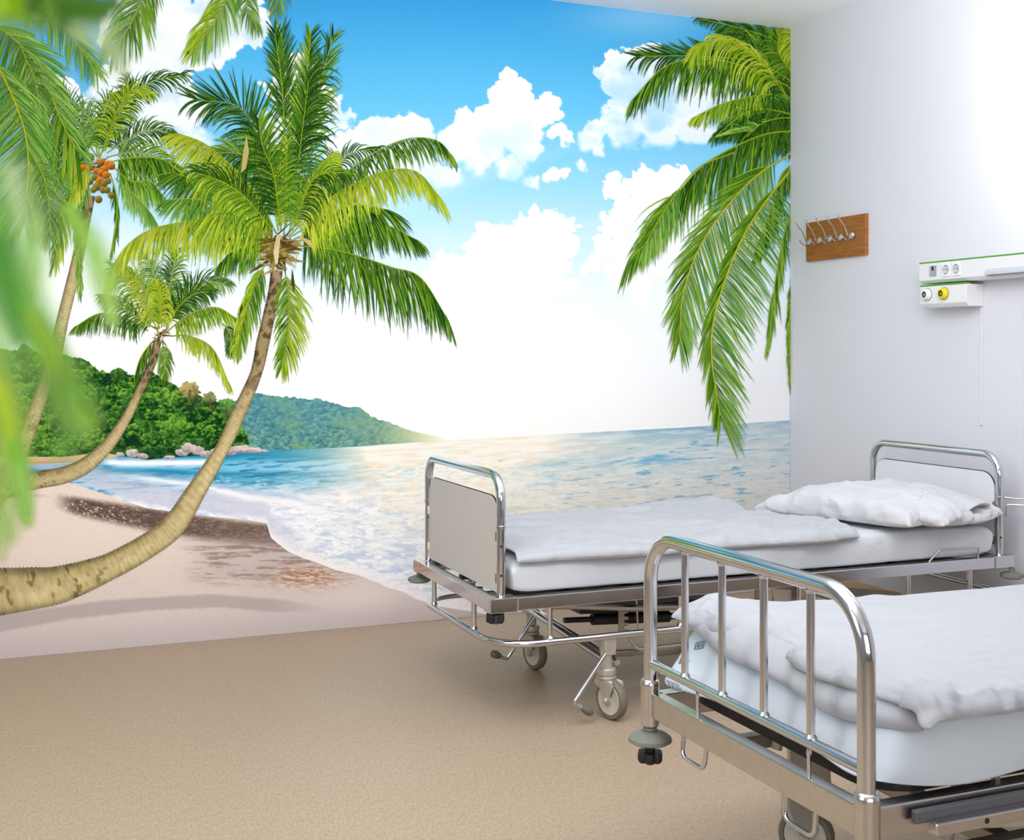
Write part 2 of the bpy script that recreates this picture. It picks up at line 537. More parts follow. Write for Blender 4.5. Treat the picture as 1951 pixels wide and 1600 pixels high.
def far_col(x, y):
    f, i, px, py, rc = worley(x + 6 * (fbm(x / 7, y / 7, 30.0, 3) - 0.5), y + 6 * (fbm(x / 7, y / 7, 40.0, 3) - 0.5), 1500, (390, 860, 740, 865), 3, 1.15)
    lit = np.clip(0.5 - (x - px[i]) * 0.012 - (y - py[i]) * 0.075 + (rc[i] - 0.5) * 0.5 + (fbm(x / 5, y / 4, 2.0, 3) - 0.5) * 1.1, 0, 1)
    c = mix((54, 112, 122), (124, 176, 160), lit)
    n = fbm(x / 46, y / 26, 1.0, 4)
    c = mix(c, (128, 172, 120), 0.55 * sm(0.5, 0.72, n))
    c = mix(c, (88, 150, 176), 0.32 * sm(850, 770, y))
    g = glow(x, y, 870, 826, 150, 60)
    c = mix(c, (198, 206, 140), np.clip(0.8 * g * 1.2, 0, 0.8))
    c = mix(c, (255, 252, 228), np.clip(glow(x, y, 880, 830, 85, 45) * 1.1, 0, 1))
    return c


hxs = np.arange(396, 851, 1.6)
hn = 7 * (fbm(hxs / 7, 0.3, 2.0, 4) - 0.5) * np.interp(hxs, [396, 700, 850], [1.3, 1.2, 0.3])
columns('far_hill', hxs, lambda x: np.interp(x, HS[:, 0], HS[:, 1]) + hn, poly([(396, 875), (480, 862), (560, 860), (690, 853), (770, 848), (851, 842)]), 62, far_col, mural,
        label='hazy blue-green wooded hill across the bay')


# ---- sea
def sea_top(x):
    return np.interp(x, [-900, 90, 400, 480, 560, 690, 770, 850, 960, 1075, 1290, 1507], [868, 868, 862, 856, 857, 850, 844, 839, 833, 826, 815, 800.5])


def shore(x):
    return np.interp(x, [-900, 0, 90, 150, 280, 400, 470, 508, 516, 530, 548, 575, 610, 640, 680, 715, 740, 765, 790, 835, 900, 1000, 1507],
                     [880, 893, 905, 925, 968, 984, 990, 996, 1024, 1036, 1050, 1062, 1074, 1086, 1095, 1108, 1120, 1126, 1140, 1155, 1165, 1185, 1240])


def sea_col(x, y):
    d = y - sea_top(x)                       # distance below the far waterline
    b = shore(x) - y                         # distance above the beach edge
    sl = y + 0.06 * x
    r1 = fbm(x / 34, sl / 4.2, 1.0, 4); r2 = fbm(x / 14, sl / 2.6, 5.0, 4); r3 = fbm(x / 80, sl / 14, 7.0, 4)
    # right hand, sunlit open sea
    tc = [(0, (124, 172, 200)), (9, (150, 188, 206)), (36, (188, 208, 214)), (80, (208, 218, 218)), (125, (222, 222, 214)), (190, (226, 220, 208)), (300, (218, 214, 210))]
    ds = [t for t, _ in tc]; cs = np.array([c for _, c in tc], float)
    R = np.stack([np.interp(d, ds, cs[:, i]) for i in range(3)], -1)
    r4 = fbm(x / 11, sl / 2.0, 25.0, 3)
    R = mix(R, (170, 192, 206), 0.34 * sm(0.5, 0.72, r4))
    R = mix(R, (243, 238, 226), 0.45 * sm(0.54, 0.34, r1))
    wv = fbm(x / 30 + 3, (y + 0.07 * x) / 3.0, 3.0, 3)
    R = mix(R, (92, 164, 202), 0.75 * sm(0.66, 0.74, wv) * sm(8, 30, d) * sm(200, 120, d))
    band = np.exp(-((y - (880 - 0.045 * (x - 1150))) / 9) ** 2) * sm(930, 1000, x) * sm(1340, 1230, x)
    R = mix(R, (84, 170, 212), 0.85 * band * sm(0.40, 0.56, fbm(x / 46, (y + 0.16 * x) / 4.0, 3.0, 3)))
    R = mix(R, (206, 208, 212), 0.35 * sm(1330, 1507, x))
    # left hand, teal bay then white surf
    tl = [(0, (24, 138, 174)), (14, (18, 132, 172)), (26, (116, 196, 230)), (38, (120, 196, 232)), (46, (40, 138, 176)), (60, (98, 176, 212)), (76, (176, 212, 236)), (100, (222, 232, 244)), (180, (228, 234, 244)), (300, (226, 230, 240))]
    ds = [t for t, _ in tl]; cs = np.array([c for _, c in tl], float)
    dd = d + 10 * (r3 - 0.5) + np.interp(x, [90, 250, 500, 640, 760], [26, 14, 0, -2, -4])
    Lc = np.stack([np.interp(dd, ds, cs[:, i]) for i in range(3)], -1)
    Lc = mix(Lc, (14, 104, 140), 0.7 * sm(0.52, 0.7, r1) * sm(96, 60, d))
    Lc = mix(Lc, (210, 236, 248), 0.65 * sm(0.54, 0.70, r2) * sm(30, 60, d))
    Lc = mix(Lc, (20, 118, 116), 0.55 * glow(x, y, 640, 872, 50, 9) * sm(0.4, 0.6, r2))
    foam = sm(70, 95, d + 16 * (r3 - 0.5))
    fp = fbm(x / 26, y / 5.5, 11.0, 5)
    fcol = mix((240, 244, 250), (202, 214, 234), sm(0.46, 0.66, fp))
    fcol = mix(fcol, (255, 255, 255), sm(0.5, 0.36, fbm(x / 16, y / 6, 15.0, 4)))
    fcol = mix(fcol, (166, 186, 214), 0.4 * sm(0.62, 0.76, fbm(x / 9, y / 2.4, 21.0, 3)))
    Lc = mix(Lc, fcol, foam)
    # broad wet wash sheet left of the surf line
    sheet = sm(0, 14, b) * sm(62, 34, b) * sm(620, 500, x)
    Lc = mix(Lc, (206, 208, 224), 0.75 * sheet)
    # breaking wave crest
    cy = np.interp(x, [180, 380, 470, 560, 610, 660], [898, 925, 946, 958, 972, 985])
    br = np.exp(-((y - cy - 5 * (fp - 0.5)) / 7) ** 2) * sm(170, 300, x) * sm(660, 600, x)
    Lc = mix(Lc, (252, 252, 254), np.clip(br, 0, 1) * 0.9)
    Lc = mix(Lc, (150, 180, 214), 0.4 * np.exp(-((y - cy + 10) / 5) ** 2) * sm(200, 300, x) * sm(650, 560, x))
    # second breaker under the trees
    cw = np.interp(x, [185, 240, 330, 410, 440], [880, 882, 882, 880, 878])
    bw = np.exp(-((y - cw) / 6.5) ** 2) * sm(188, 215, x) * sm(425, 395, x)
    Lc = mix(Lc, (250, 252, 255), np.clip(bw * 1.1, 0, 1))
    c = mix(Lc, R, sm(720, 1010, x + 60 * (r3 - 0.5)))
    # sun glare
    g = np.clip(1.25 * glow(x, y, 885, 838, 250, 46) + 0.85 * glow(x, y, 800, 905, 190, 60) + 0.55 * glow(x, y, 930, 960, 260, 90), 0, 1)
    warm = mix((255, 250, 236), (252, 238, 214), sm(0.45, 0.65, r1))
    c = mix(c, warm, g * (0.97 - 0.45 * sm(0.58, 0.74, r2) * sm(25, 60, d)))
    rip = sm(0.62, 0.72, fbm(x / 20, (y + 0.05 * x) / 2.4, 31.0, 3)) * sm(640, 760, x) * sm(30, 55, d)
    c = mix(c, (160, 200, 222), 0.3 * rip * sm(1500, 1100, x))
    # lacy white edge on the sand
    c = mix(c, (246, 246, 250), 0.9 * np.exp(-((b - 4) / 5) ** 2) * sm(470, 520, x))
    c = mix(c, (252, 244, 240), 0.6 * np.exp(-((b - 11) / 10) ** 2) * sm(500, 540, x))
    return c


# ---- sand (laid first, sea over it)
def sand_col(x, y):
    c = mix((236, 219, 206), (224, 208, 198), sm(930, 1160, y))
    c = mix(c, (212, 200, 196), sm(1120, 1230, y))
    c = mix(c, (240, 222, 206), 0.6 * glow(x, y, 150, 1030, 170, 60))
    n = fbm(x / 3.2, y / 2.4, 2.0, 3)
    c = c * (1 + 0.05 * (n[..., None] - 0.5))
    # lilac damp stretch towards the water
    damp = sm(300, 560, x) * sm(1010, 1060, y) * sm(1240, 1150, y)
    c = mix(c, (210, 198, 196), 0.6 * damp)
    # dark wet pebbly band
    up = np.interp(x, [90, 130, 280, 420, 540], [935, 943, 965, 985, 1000])
    lo = np.interp(x, [90, 150, 300, 420, 540, 600], [960, 980, 1012, 1030, 1040, 1052])
    m = sm(-4, 10, y - up) * sm(10, -8, y - lo) * sm(95, 150, x) * sm(600, 530, x)
    st = fbm(x / 7, y / 2.6, 3.0, 4)
    peb = mix((70, 50, 42), (132, 112, 100), sm(0.42, 0.70, st))
    peb = mix(peb, (226, 216, 208), sm(0.66, 0.74, fbm(x / 4.2, y / 2.2, 9.0, 3)) * sm(330, 180, x))
    m2 = m * np.interp(x, [100, 200, 330, 420, 520, 600], [1, 1, 0.95, 0.88, 0.85, 0.5]) * (0.75 + 0.25 * sm(0.3, 0.6, st))
    c = mix(c, peb, m2)
    # brown streaks and golden reflections
    s2 = fbm(x / 46, y / 3.0, 5.0, 4)
    reg = sm(330, 420, x) * sm(700, 600, x) * sm(1012, 1030, y) * sm(1125, 1085, y)
    c = mix(c, (138, 108, 92), 0.8 * reg * sm(0.48, 0.64, s2))
    c = mix(c, (176, 160, 156), 0.35 * reg)
    gold = glow(x, y, 590, 1100, 66, 20)
    s3 = fbm(x / 9, y / 2.2, 7.0, 4)
    c = mix(c, (176, 122, 84), np.clip(1.1 * gold, 0, 0.95) * sm(0.42, 0.62, s3))
    c = mix(c, (244, 214, 190), np.clip(gold, 0, 1) * 0.7 * sm(0.5, 0.34, s3))
    c = mix(c, (240, 224, 214), 0.5 * glow(x, y, 700, 1140, 110, 40))
    # pictured palm-trunk shadow on the beach
    u = np.interp(x, [-300, 0, 80, 200, 400, 540, 640], [1195, 1172, 1160, 1143, 1131, 1142, 1160])
    l = np.interp(x, [-300, 0, 130, 280, 420, 520, 640], [1225, 1204, 1180, 1163, 1157, 1166, 1164])
    w = sm(-3, 4, y - u + 3 * (st - 0.5)) * sm(3, -4, y - l + 4 * (st - 0.5))
    c = mix(c, (186, 171, 168), 0.9 * w * sm(640, 500, x))
    c = mix(c, (196, 180, 172), 0.7 * sm(950, 944, y) * sm(938, 944, y) * sm(110, 60, x))
    c = mix(c, (190, 178, 176), 0.5 * sm(-60, 0, y - y_bot(x)))
    return c


sx = np.concatenate([np.linspace(PXL, -12, 50), np.arange(-8, 960, 2.2)])
columns('beach_sand', sx, lambda x: 0 * x + 866, y_bot, 190, sand_col, mural)
sx = np.concatenate([np.linspace(PXL, -12, 40), np.arange(-8, PXR, 1.9), [PXR]])
columns('sea', sx, sea_top, lambda x: np.minimum(shore(x), y_bot(x)), 230, sea_col, mural, power=1.25)

# far strip of sand under the jungle
columns('far_beach', np.arange(-60, 245, 3.0), poly([(-60, 868), (120, 868), (180, 862), (245, 866)]), poly([(-60, 886), (60, 884), (150, 880), (200, 874), (245, 868)]), 6,
        lambda x, y: mix((216, 190, 150), (196, 160, 112), sm(872, 884, y)), mural)

# ---- jungle hill on the left
JS = np.array([(-850, 560), (-200, 640), (0, 662), (30, 668), (48, 650), (66, 672), (90, 678), (119, 674), (135, 682), (152, 680), (169, 688), (187, 705), (205, 708), (225, 704), (240, 712), (262, 716),
               (285, 705), (300, 715), (334, 732), (350, 748), (372, 752), (400, 764), (425, 768), (440, 780), (455, 808), (470, 822), (474, 842)], float)


def jungle_col(x, y):
    f, i, px, py, rc = worley(x + 9 * (fbm(x / 9, y / 9, 30.0, 3) - 0.5), y + 9 * (fbm(x / 9, y / 9, 40.0, 3) - 0.5), 1150, (-60, 480, 640, 880), 8, 1.2)
    big = fbm(x / 40, y / 30, 2.0, 3)
    lit = np.clip(0.35 - (x - px[i]) * 0.012 - (y - py[i]) * 0.062 + (rc[i] - 0.5) * 0.55 + (big - 0.5) * 0.9 + (fbm(x / 3.6, y / 3.0, 2.0, 4) - 0.5) * 2.1, 0, 1)
    c = mix((18, 50, 26), (58, 118, 36), sm(0.0, 0.55, lit))
    c = mix(c, (132, 178, 60), 0.9 * sm(0.55, 1.0, lit))
    c = mix(c, (96, 150, 56), 0.35 * sm(0.5, 0.7, fbm(x / 24, y / 18, 6.0)))
    c = mix(c, (150, 180, 110), 0.35 * sm(240, 40, x) * sm(0.45, 0.6, fbm(x / 60, y / 60, 8.0)))
    c = mix(c, (190, 170, 100), 0.25 * glow(x, y, 395, 750, 60, 22))
    c = mix(c, (24, 62, 36), 0.55 * sm(835, 868, y) * sm(150, 230, x))
    return c


jx = np.concatenate([np.linspace(PXL, -40, 30), np.arange(-36, 474.5, 1.6)])
jn = 13 * (fbm(jx / 7, 0.7, 6.0, 4) - 0.5)
columns('jungle_hill', jx, lambda x: np.interp(x, JS[:, 0], JS[:, 1]) + jn, poly([(-900, 872), (120, 870), (195, 862), (280, 876), (345, 870), (437, 862), (474, 848)]), 125, jungle_col, mural,
        label='dark green jungle hillside behind the left palms')


def blob(name, pts, colfn, parent=mural, rings=8, **k):
    a = np.array(pts, float); c = a.mean(0)
    X, Y = [c[0]], [c[1]]
    n = len(a); F = []
    for r in range(1, rings + 1):
        q = c + (a - c) * r / rings
        X += q[:, 0].tolist(); Y += q[:, 1].tolist()
    for j in range(n):
        F.append([0, 1 + j, 1 + (j + 1) % n])
    for r in range(rings - 1):
        for j in range(n):
            p, q = 1 + r * n, 1 + (r + 1) * n
            F.append([p + j, q + j, q + (j + 1) % n, p + (j + 1) % n])
    X, Y = np.array(X), np.array(Y)
    return print_mesh(name, X, Y, F, colfn(X, Y), parent, **k)


def crown_tree(cx, cy, r, c0, c1, trunk=None):
    a = np.linspace(0, 2 * PI, 72, endpoint=False)
    rr = r * (0.40 + 1.1 * fbm(np.cos(a) * 3.4 + cx, np.sin(a) * 3.4 + cy, 0.5, 4))
    pts = np.stack([cx + rr * np.cos(a), cy + rr * 0.85 * np.sin(a)], 1)
    o = blob('distant_tree', pts, lambda x, y: mix(c0, c1, np.clip(0.5 - (y - cy) / r * 0.4 + (fbm(x / 4, y / 3, 2.0, 3) - 0.5) * 1.6, 0, 1)))
    if trunk:
        x, y = np.array([cx - 1.5, cx + 1.5, cx + 1.5, cx - 1.5]), np.array([cy, cy, cy + trunk, cy + trunk])
        print_mesh('distant_trunk', x, y, [[0, 1, 2, 3]], np.array([(96, 78, 56)] * 4), o)


crown_tree(362, 742, 20, (96, 96, 50), (196, 176, 104), 30)
crown_tree(400, 757, 13, (84, 100, 56), (170, 168, 104), 24)
crown_tree(431, 775, 19, (44, 92, 44), (120, 170, 84), 24)
crown_tree(226, 714, 16, (28, 66, 30), (88, 134, 54))


def rock(cx, cy, w, h, seed):
    r = np.random.default_rng(seed)
    a = np.linspace(0, 2 * PI, 18, endpoint=False)
    rr = 0.8 + 0.35 * r.random(18)
    px, py = cx + w * rr * np.cos(a), cy + h * rr * np.sin(a)
    py = np.minimum(py, cy + h * 0.75)
    blob('boulder', np.stack([px, py], 1), lambda x, y: mix((140, 130, 130), (222, 208, 202), np.clip(0.55 - (y - cy) / h * 0.55 + (fbm(x / 5, y / 3, 3.0 + seed, 3) - 0.5) * 1.3, 0, 1)))


for i, a in enumerate([(228, 866, 9, 6), (252, 864, 12, 9), (272, 869, 11, 6), (348, 862, 14, 8), (360, 854, 14, 10), (377, 859, 12, 9), (392, 865, 12, 7), (410, 862, 10, 8), (322, 871, 12, 4),
                       (436, 860, 16, 9), (458, 856, 20, 9), (482, 858, 22, 6), (500, 859, 14, 3)]):
    rock(*a, 40 + i)


# ------------------------------------------------------------------ palms of the print
def spline(pts, n):
    P = np.array(pts, float)
    if len(P) == 2: return P[0] + (P[1] - P[0]) * np.linspace(0, 1, n)[:, None]
    Q = np.vstack([2 * P[0] - P[1], P, 2 * P[-1] - P[-2]])
    d = np.concatenate([[0], np.cumsum(np.hypot(*np.diff(P, axis=0).T))])
    out = []
    for s in np.linspace(0, d[-1], n):
        i = min(np.searchsorted(d, s, side='right') - 1, len(P) - 2)
        t = (s - d[i]) / (d[i + 1] - d[i])
        p0, p1, p2, p3 = Q[i], Q[i + 1], Q[i + 2], Q[i + 3]
        out.append(0.5 * (2 * p1 + (p2 - p0) * t + (2 * p0 - 5 * p1 + 4 * p2 - p3) * t * t + (3 * p1 - p0 - 3 * p2 + p3) * t ** 3))
    return np.array(out)


PAL = {'lit': ((122, 168, 22), (216, 230, 74)), 'mid': ((66, 122, 22), (164, 202, 60)), 'dark': ((26, 70, 20), (98, 148, 40)),
       'fresh': ((78, 150, 50), (186, 218, 104)), 'yel': ((160, 186, 30), (230, 234, 90)), 'far': ((80, 134, 50), (166, 202, 100)), 'dry': ((150, 120, 60), (214, 190, 130))}


def frond(parent, spine, L, pal='mid', pal2=None, n=46, g=(0.5, 0.5), a0=(62, 62), side=(1.0, 1.0), w=2.3, t0=0.14, rach=2.4, rc=None, jit=0.18, tipang=20, prof=None, ja=7, hangdir=False):
    """side order: left of travel, right of travel; g = droop towards the ground"""
    S = spline(spine, 60)
    d = np.concatenate([[0], np.cumsum(np.hypot(*np.diff(S, axis=0).T))]); d /= d[-1]
    V, Fc, C, D = [], [], [], []
    pal2 = pal2 or pal

    def strip(pts, ws, cols, dep):
        b = len(V)
        m = len(pts)
        for i, p in enumerate(pts):
            t = pts[min(i + 1, m - 1)] - pts[max(i - 1, 0)]
            t = t / (np.hypot(*t) + 1e-9); nn = np.array([-t[1], t[0]])
            V.append(p + nn * ws[i] / 2); V.append(p - nn * ws[i] / 2)
            C.append(cols[i]); C.append(np.clip(np.asarray(cols[i], float) * 0.86, 0, 255)); D.append(dep); D.append(dep)
        for i in range(m - 1):
            Fc.append([b + 2 * i, b + 2 * i + 1, b + 2 * i + 3, b + 2 * i + 2])

    for sd in (0, 1):
        if side[sd] <= 0: continue
        c0, c1 = (np.array(c, float) for c in PAL[pal if sd == 0 else pal2])
        sg = -1 if sd == 0 else 1
        for k in range(n):
            t = t0 + (1 - t0) * (k + rng.uniform(-0.3, 0.3)) / (n - 1)
            t = min(max(t, t0 * 0.9), 0.995)
            p = np.array([np.interp(t, d, S[:, 0]), np.interp(t, d, S[:, 1])])
            q = np.array([np.interp(min(t + 0.03, 1), d, S[:, 0]), np.interp(min(t + 0.03, 1), d, S[:, 1])]) - \
                np.array([np.interp(t - 0.03, d, S[:, 0]), np.interp(t - 0.03, d, S[:, 1])])
            ang = math.atan2(q[1], q[0])
            op = math.radians(a0[sd] + (tipang - a0[sd]) * t ** 1.6 + rng.normal(0, ja))
            dr = ang + sg * op
            v = np.array([math.cos(dr), math.sin(dr)])
            if hangdir:
                if rng.random() < 0.05: continue
                T = q / (np.hypot(*q) + 1e-9)
                back = a0[sd] < 30
                v = T * ((0.42 if back else 0.06) + 0.95 * t ** 4) + np.array([0, 1.0]) * (0.95 - 0.4 * t ** 5) + rng.normal(0, 0.13, 2)
                v = v / np.hypot(*v)
            pf = (prof(t) if prof else (0.55 + 0.45 * math.sin(PI * min(1, t * 1.25) * 0.9) if t < 0.72 else 0.96 - (t - 0.72) * 1.6))
            ln = L * side[sd] * max(0.28, pf) * rng.uniform(1 - jit, 1 + jit)
            pts = [p]; m = 5
            gg = g[sd] * rng.uniform(0.8, 1.15) * (0.22 if hangdir else 1.0)
            for s in range(m):
                v = v + np.array([0, 1.0]) * gg * (0.2 + 0.28 * s)
                v = v / np.hypot(*v)
                pts.append(pts[-1] + v * ln / m)
            h = rng.random() ** 1.2
            base = c0 + (c1 - c0) * h
            cols = [base * (0.80 + 0.24 * (i / m)) for i in range(m + 1)]
            if rng.random() < 0.07: cols[-1] = np.array((176, 140, 60))
            ws = [w * f for f in (0.5, 1.0, 1.05, 0.9, 0.6, 0.12)]
            strip(pts, ws, cols, rng.uniform(0, 4e-5))
    r = np.array(rc if rc else PAL['yel'][0], float)
    strip(list(S[::2]), list(np.linspace(rach, 0.8, 30)), [r * (0.85 + 0.25 * i / 30) for i in range(30)], 4.4e-5)
    V = np.array(V)
    return print_mesh('frond', V[:, 0], V[:, 1], Fc, np.array(C), parent, dep=D)


def trunk(name, pts, label, dark_top=0.25, c0=(138, 118, 78), c1=(216, 198, 150), ringp=6.0, side_shade=1.0):
    """pts: x, y, width"""
    P = np.array(pts, float)
    S = spline(P[:, :2], 420)
    d0 = np.concatenate([[0], np.cumsum(np.hypot(*np.diff(P[:, :2], axis=0).T))]); d0 /= d0[-1]
    ds = np.concatenate([[0], np.cumsum(np.hypot(*np.diff(S, axis=0).T))]); tot = ds[-1]; dn = ds / tot
    W = np.interp(dn, d0, P[:, 2])
    T = np.gradient(S, axis=0); T /= np.hypot(T[:, 0], T[:, 1])[:, None]
    Nn = np.stack([-T[:, 1], T[:, 0]], 1)
    nx = 15
    q = np.linspace(-0.5, 0.5, nx)
    edge = 1 + 0.03 * np.sin(ds / ringp * 2 * PI)
    X = S[:, None, 0] + Nn[:, None, 0] * q * (W * edge)[:, None]; Y = S[:, None, 1] + Nn[:, None, 1] * q * (W * edge)[:, None]
    s = ds[:, None] + 0 * q; qq = q[None] + 0 * ds[:, None]
    rp = ringp * (0.6 + 0.4 * W / W.mean())[:, None]
    ph = s / rp + 0.7 * (fbm(s / 30, qq * 2, 3.0, 3) - 0.5) + 0.35 * qq
    ring = 0.5 + 0.5 * np.sin(2 * PI * ph)
    nz = fbm(s / 6, qq * 5, 6.0, 4)
    lit = np.clip(0.62 + 0.30 * (0.25 - np.abs(qq + 0.12)) * 2 * side_shade + 0.20 * (ring - 0.6) + (nz - 0.5) * 0.6, 0, 1)
    c = mix(c0, c1, lit.ravel())
    dk = (sm(dark_top, dark_top * 0.4, dn)[:, None] * (0.35 + 0.5 * sm(0.45, 0.62, fbm(s / 9, qq * 3, 9.0, 3)))).ravel()
    c = mix(c, (74, 56, 38), dk)
    spots = (sm(0.66, 0.72, fbm(s / 12, qq * 4, 12.0, 3)) * sm(0.55, 0.8, dn)[:, None]).ravel()
    c = mix(c, (92, 80, 40), 0.6 * spots)
    c = c * (1 - 0.28 * sm(0.28, 0.5, np.abs(qq + 0.04)).ravel()[:, None])
    return print_mesh(name, X.ravel(), Y.ravel(), grid_faces(len(S), nx), c, mural, label=label)


def crownbase(parent, cx, cy, r, n, seed):
    rr = np.random.default_rng(seed)
    V, F, C = [], [], []
    for k in range(n):
        a = rr.uniform(0, 2 * PI); ln = r * rr.uniform(0.5, 1.15); w = r * rr.uniform(0.06, 0.16)
        p0 = np.array([cx + rr.normal(0, r * 0.15), cy + rr.normal(0, r * 0.25)])
        dv = np.array([math.cos(a), math.sin(a) * 0.75])
        nn = np.array([-dv[1], dv[0]]) * w / 2
        b = len(V); c = np.array((78, 62, 26)) + (np.array((196, 170, 88)) - np.array((78, 62, 26))) * rr.random() ** 1.3
        V += [p0 - nn, p0 + nn, p0 + dv * ln * 0.6 + nn * 0.8, p0 + dv * ln, p0 + dv * ln * 0.6 - nn * 0.8]
        C += [c * 0.7, c * 0.8, c, c * 1.05, c * 0.9]
        F.append([b, b + 1, b + 2, b + 3, b + 4])
    V = np.array(V)
    dep = np.repeat(rr.uniform(0, 4e-5, n), 5)
    print_mesh('crown_stubs', V[:, 0], V[:, 1], F, np.clip(np.array(C), 0, 255), parent, dep=dep)
# ---- palm at the far left back (with coconuts)
def hang(parent, spine, L, pal='lit', pal2=None, **k):
    """arching frond whose leaflets all hang down"""
    right = spine[-1][0] >= spine[0][0]
    k = dict(dict(n=60, tipang=22, ja=8, hangdir=True), **k)
    k['n'] = int(k['n'] * 1.2)
    if right:
        return frond(parent, spine, L, pal2 or pal, pal, g=(1.0, 0.55), a0=(4, 70), side=(0.9, 1.0), **k)
    return frond(parent, spine, L, pal, pal2 or pal, g=(0.55, 1.0), a0=(70, 4), side=(1.0, 0.9), **k)


B = trunk('palm_tree', [(172, 372, 19), (158, 440, 21), (147, 497, 22), (120, 606, 23), (102, 684, 27), (75, 762, 28), (46, 840, 30), (26, 887, 34), (2, 930, 38), (-30, 980, 44)],
          'leaning palm at the left edge with orange coconuts', dark_top=0.22)
for sp, L, p, kw in [
    ([(185, 300), (150, 240), (122, 190), (92, 165)], 46, 'dark', {}),
    ([(186, 298), (176, 240), (150, 205), (120, 230)], 40, 'far', {}),
    ([(188, 303), (192, 240), (204, 195), (226, 180)], 34, 'mid', {}),
    ([(190, 300), (215, 235), (245, 190), (240, 150)], 36, 'dark', {}),
    ([(200, 288), (235, 200), (285, 158), (350, 142)], 42, 'dark', dict(n=60)),
    ([(196, 290), (222, 215), (250, 172), (290, 180)], 36, 'lit', {}),
    ([(203, 292), (240, 268), (290, 248), (345, 262)], 40, 'dark', {}),
    ([(203, 300), (250, 290), (300, 300), (350, 330)], 44, 'mid', {}),
    ([(180, 304), (150, 300), (110, 306), (72, 330)], 46, 'dark', {}),
    ([(180, 300), (140, 270), (110, 262), (70, 275)], 44, 'far', {}),
]:
    frond(B, sp, L, p, **dict(dict(n=46, g=(0.35, 0.35), w=2.0), **kw))
hang(B, [(205, 310), (255, 300), (310, 304), (345, 330)], 62, 'dark', 'mid', n=60)
hang(B, [(215, 318), (250, 345), (285, 345), (310, 372)], 60, 'fresh', 'mid')
hang(B, [(210, 330), (222, 375), (222, 420), (212, 480)], 40, 'dark', 'mid', n=44)
hang(B, [(220, 340), (260, 375), (290, 410), (305, 440)], 44, 'fresh', 'far')
hang(B, [(168, 312), (140, 350), (118, 400), (105, 470)], 46, 'fresh', 'mid')
frond(B, [(172, 312), (136, 372), (118, 432), (103, 505)], 52, 'lit', 'mid', g=(0.7, 0.7), a0=(46, 46))
frond(B, [(176, 310), (150, 420), (150, 470), (152, 560)], 34, 'far', 'fresh', g=(0.9, 0.9), a0=(40, 40))
hang(B, [(178, 306), (140, 312), (110, 322), (84, 350)], 60, 'fresh', 'mid')
crownbase(B, 184, 318, 26, 26, 4)
# orange coconuts
rr = np.random.default_rng(21)
nuts = [(150, 326), (158, 320), (146, 334), (155, 340), (168, 322), (172, 300), (194, 308), (204, 312), (212, 316), (200, 322), (184, 326), (192, 330), (202, 334), (180, 338), (190, 344),
        (198, 350), (206, 345), (172, 346), (184, 356), (196, 362), (204, 362), (188, 380), (212, 372), (178, 362)]
for i, (nx_, ny_) in enumerate(nuts):
    a = np.linspace(0, 2 * PI, 14, endpoint=False); R = rr.uniform(5.6, 7.6)
    low = i > 14 or i in (5, 13)
    blob('coconut', np.stack([nx_ + R * np.cos(a), ny_ + R * 1.05 * np.sin(a)], 1),
         lambda x, y: mix((104, 54, 12) if not low else (72, 66, 20), (218, 132, 40) if not low else (150, 134, 50), np.clip(0.6 - (y - ny_) / R * 0.5 - (x - nx_) / R * 0.25, 0, 1)), parent=B, rings=3)
frond(B, [(178, 310), (160, 335), (146, 362), (134, 392)], 36, 'yel', 'lit', g=(0.7, 0.7), a0=(40, 40), n=30)

# ---- small palm in the middle distance
Cc = trunk('palm_tree', [(300, 650, 15), (291, 686, 15), (281, 712, 16), (262, 752, 16), (241, 795, 18), (209, 843, 24), (166, 884, 30), (120, 905, 32), (66, 915, 33), (0, 934, 36), (-40, 950, 38)],
           'small leaning palm in front of the jungle hillside', dark_top=0.3, ringp=4.4)
hang(Cc, [(282, 630), (240, 606), (190, 597), (143, 622)], 44, 'dark', 'mid', n=50, w=1.8)
frond(Cc, [(300, 628), (262, 605), (225, 580), (196, 566)], 34, 'dark', g=(0.5, 0.5), w=1.7)
frond(Cc, [(300, 628), (280, 590), (250, 545), (214, 512)], 46, 'mid', g=(0.7, 0.4), w=1.8)
frond(Cc, [(304, 626), (290, 580), (268, 540), (236, 512)], 40, 'yel', 'lit', g=(0.9, 0.4), w=1.9)
frond(Cc, [(308, 624), (306, 570), (292, 520), (278, 490)], 36, 'far', g=(0.5, 0.5), w=1.8)
frond(Cc, [(312, 622), (320, 560), (328, 520), (336, 480)], 40, 'dark', 'mid', g=(0.3, 0.3), w=1.8)
frond(Cc, [(316, 622), (345, 572), (385, 538), (432, 540)], 44, 'dark', 'mid', g=(0.3, 0.5), w=1.8)
frond(Cc, [(316, 624), (340, 585), (370, 560), (400, 556)], 44, 'dark', 'dark', g=(0.3, 0.5), w=1.8)
hang(Cc, [(318, 632), (358, 600), (410, 585), (450, 606)], 46, 'lit', 'mid', n=50, w=1.8)
hang(Cc, [(324, 640), (360, 640), (405, 664), (436, 730)], 44, 'yel', 'lit', n=50, w=1.9)
hang(Cc, [(296, 645), (276, 668), (264, 690), (257, 716)], 42, 'dark', 'mid', n=30, w=1.7)
frond(Cc, [(309, 650), (313, 672), (314, 690), (312, 716)], 34, 'mid', g=(0.6, 0.6), n=26, w=1.7)
frond(Cc, [(424, 616), (436, 630), (440, 645), (438, 672)], 26, 'dark', g=(0.5, 0.5), n=24, w=1.7)
frond(Cc, [(300, 632), (306, 585), (304, 560), (296, 540)], 40, 'lit', 'yel', g=(1.2, 1.2), a0=(30, 30), w=1.9)
crownbase(Cc, 304, 640, 22, 26, 6)

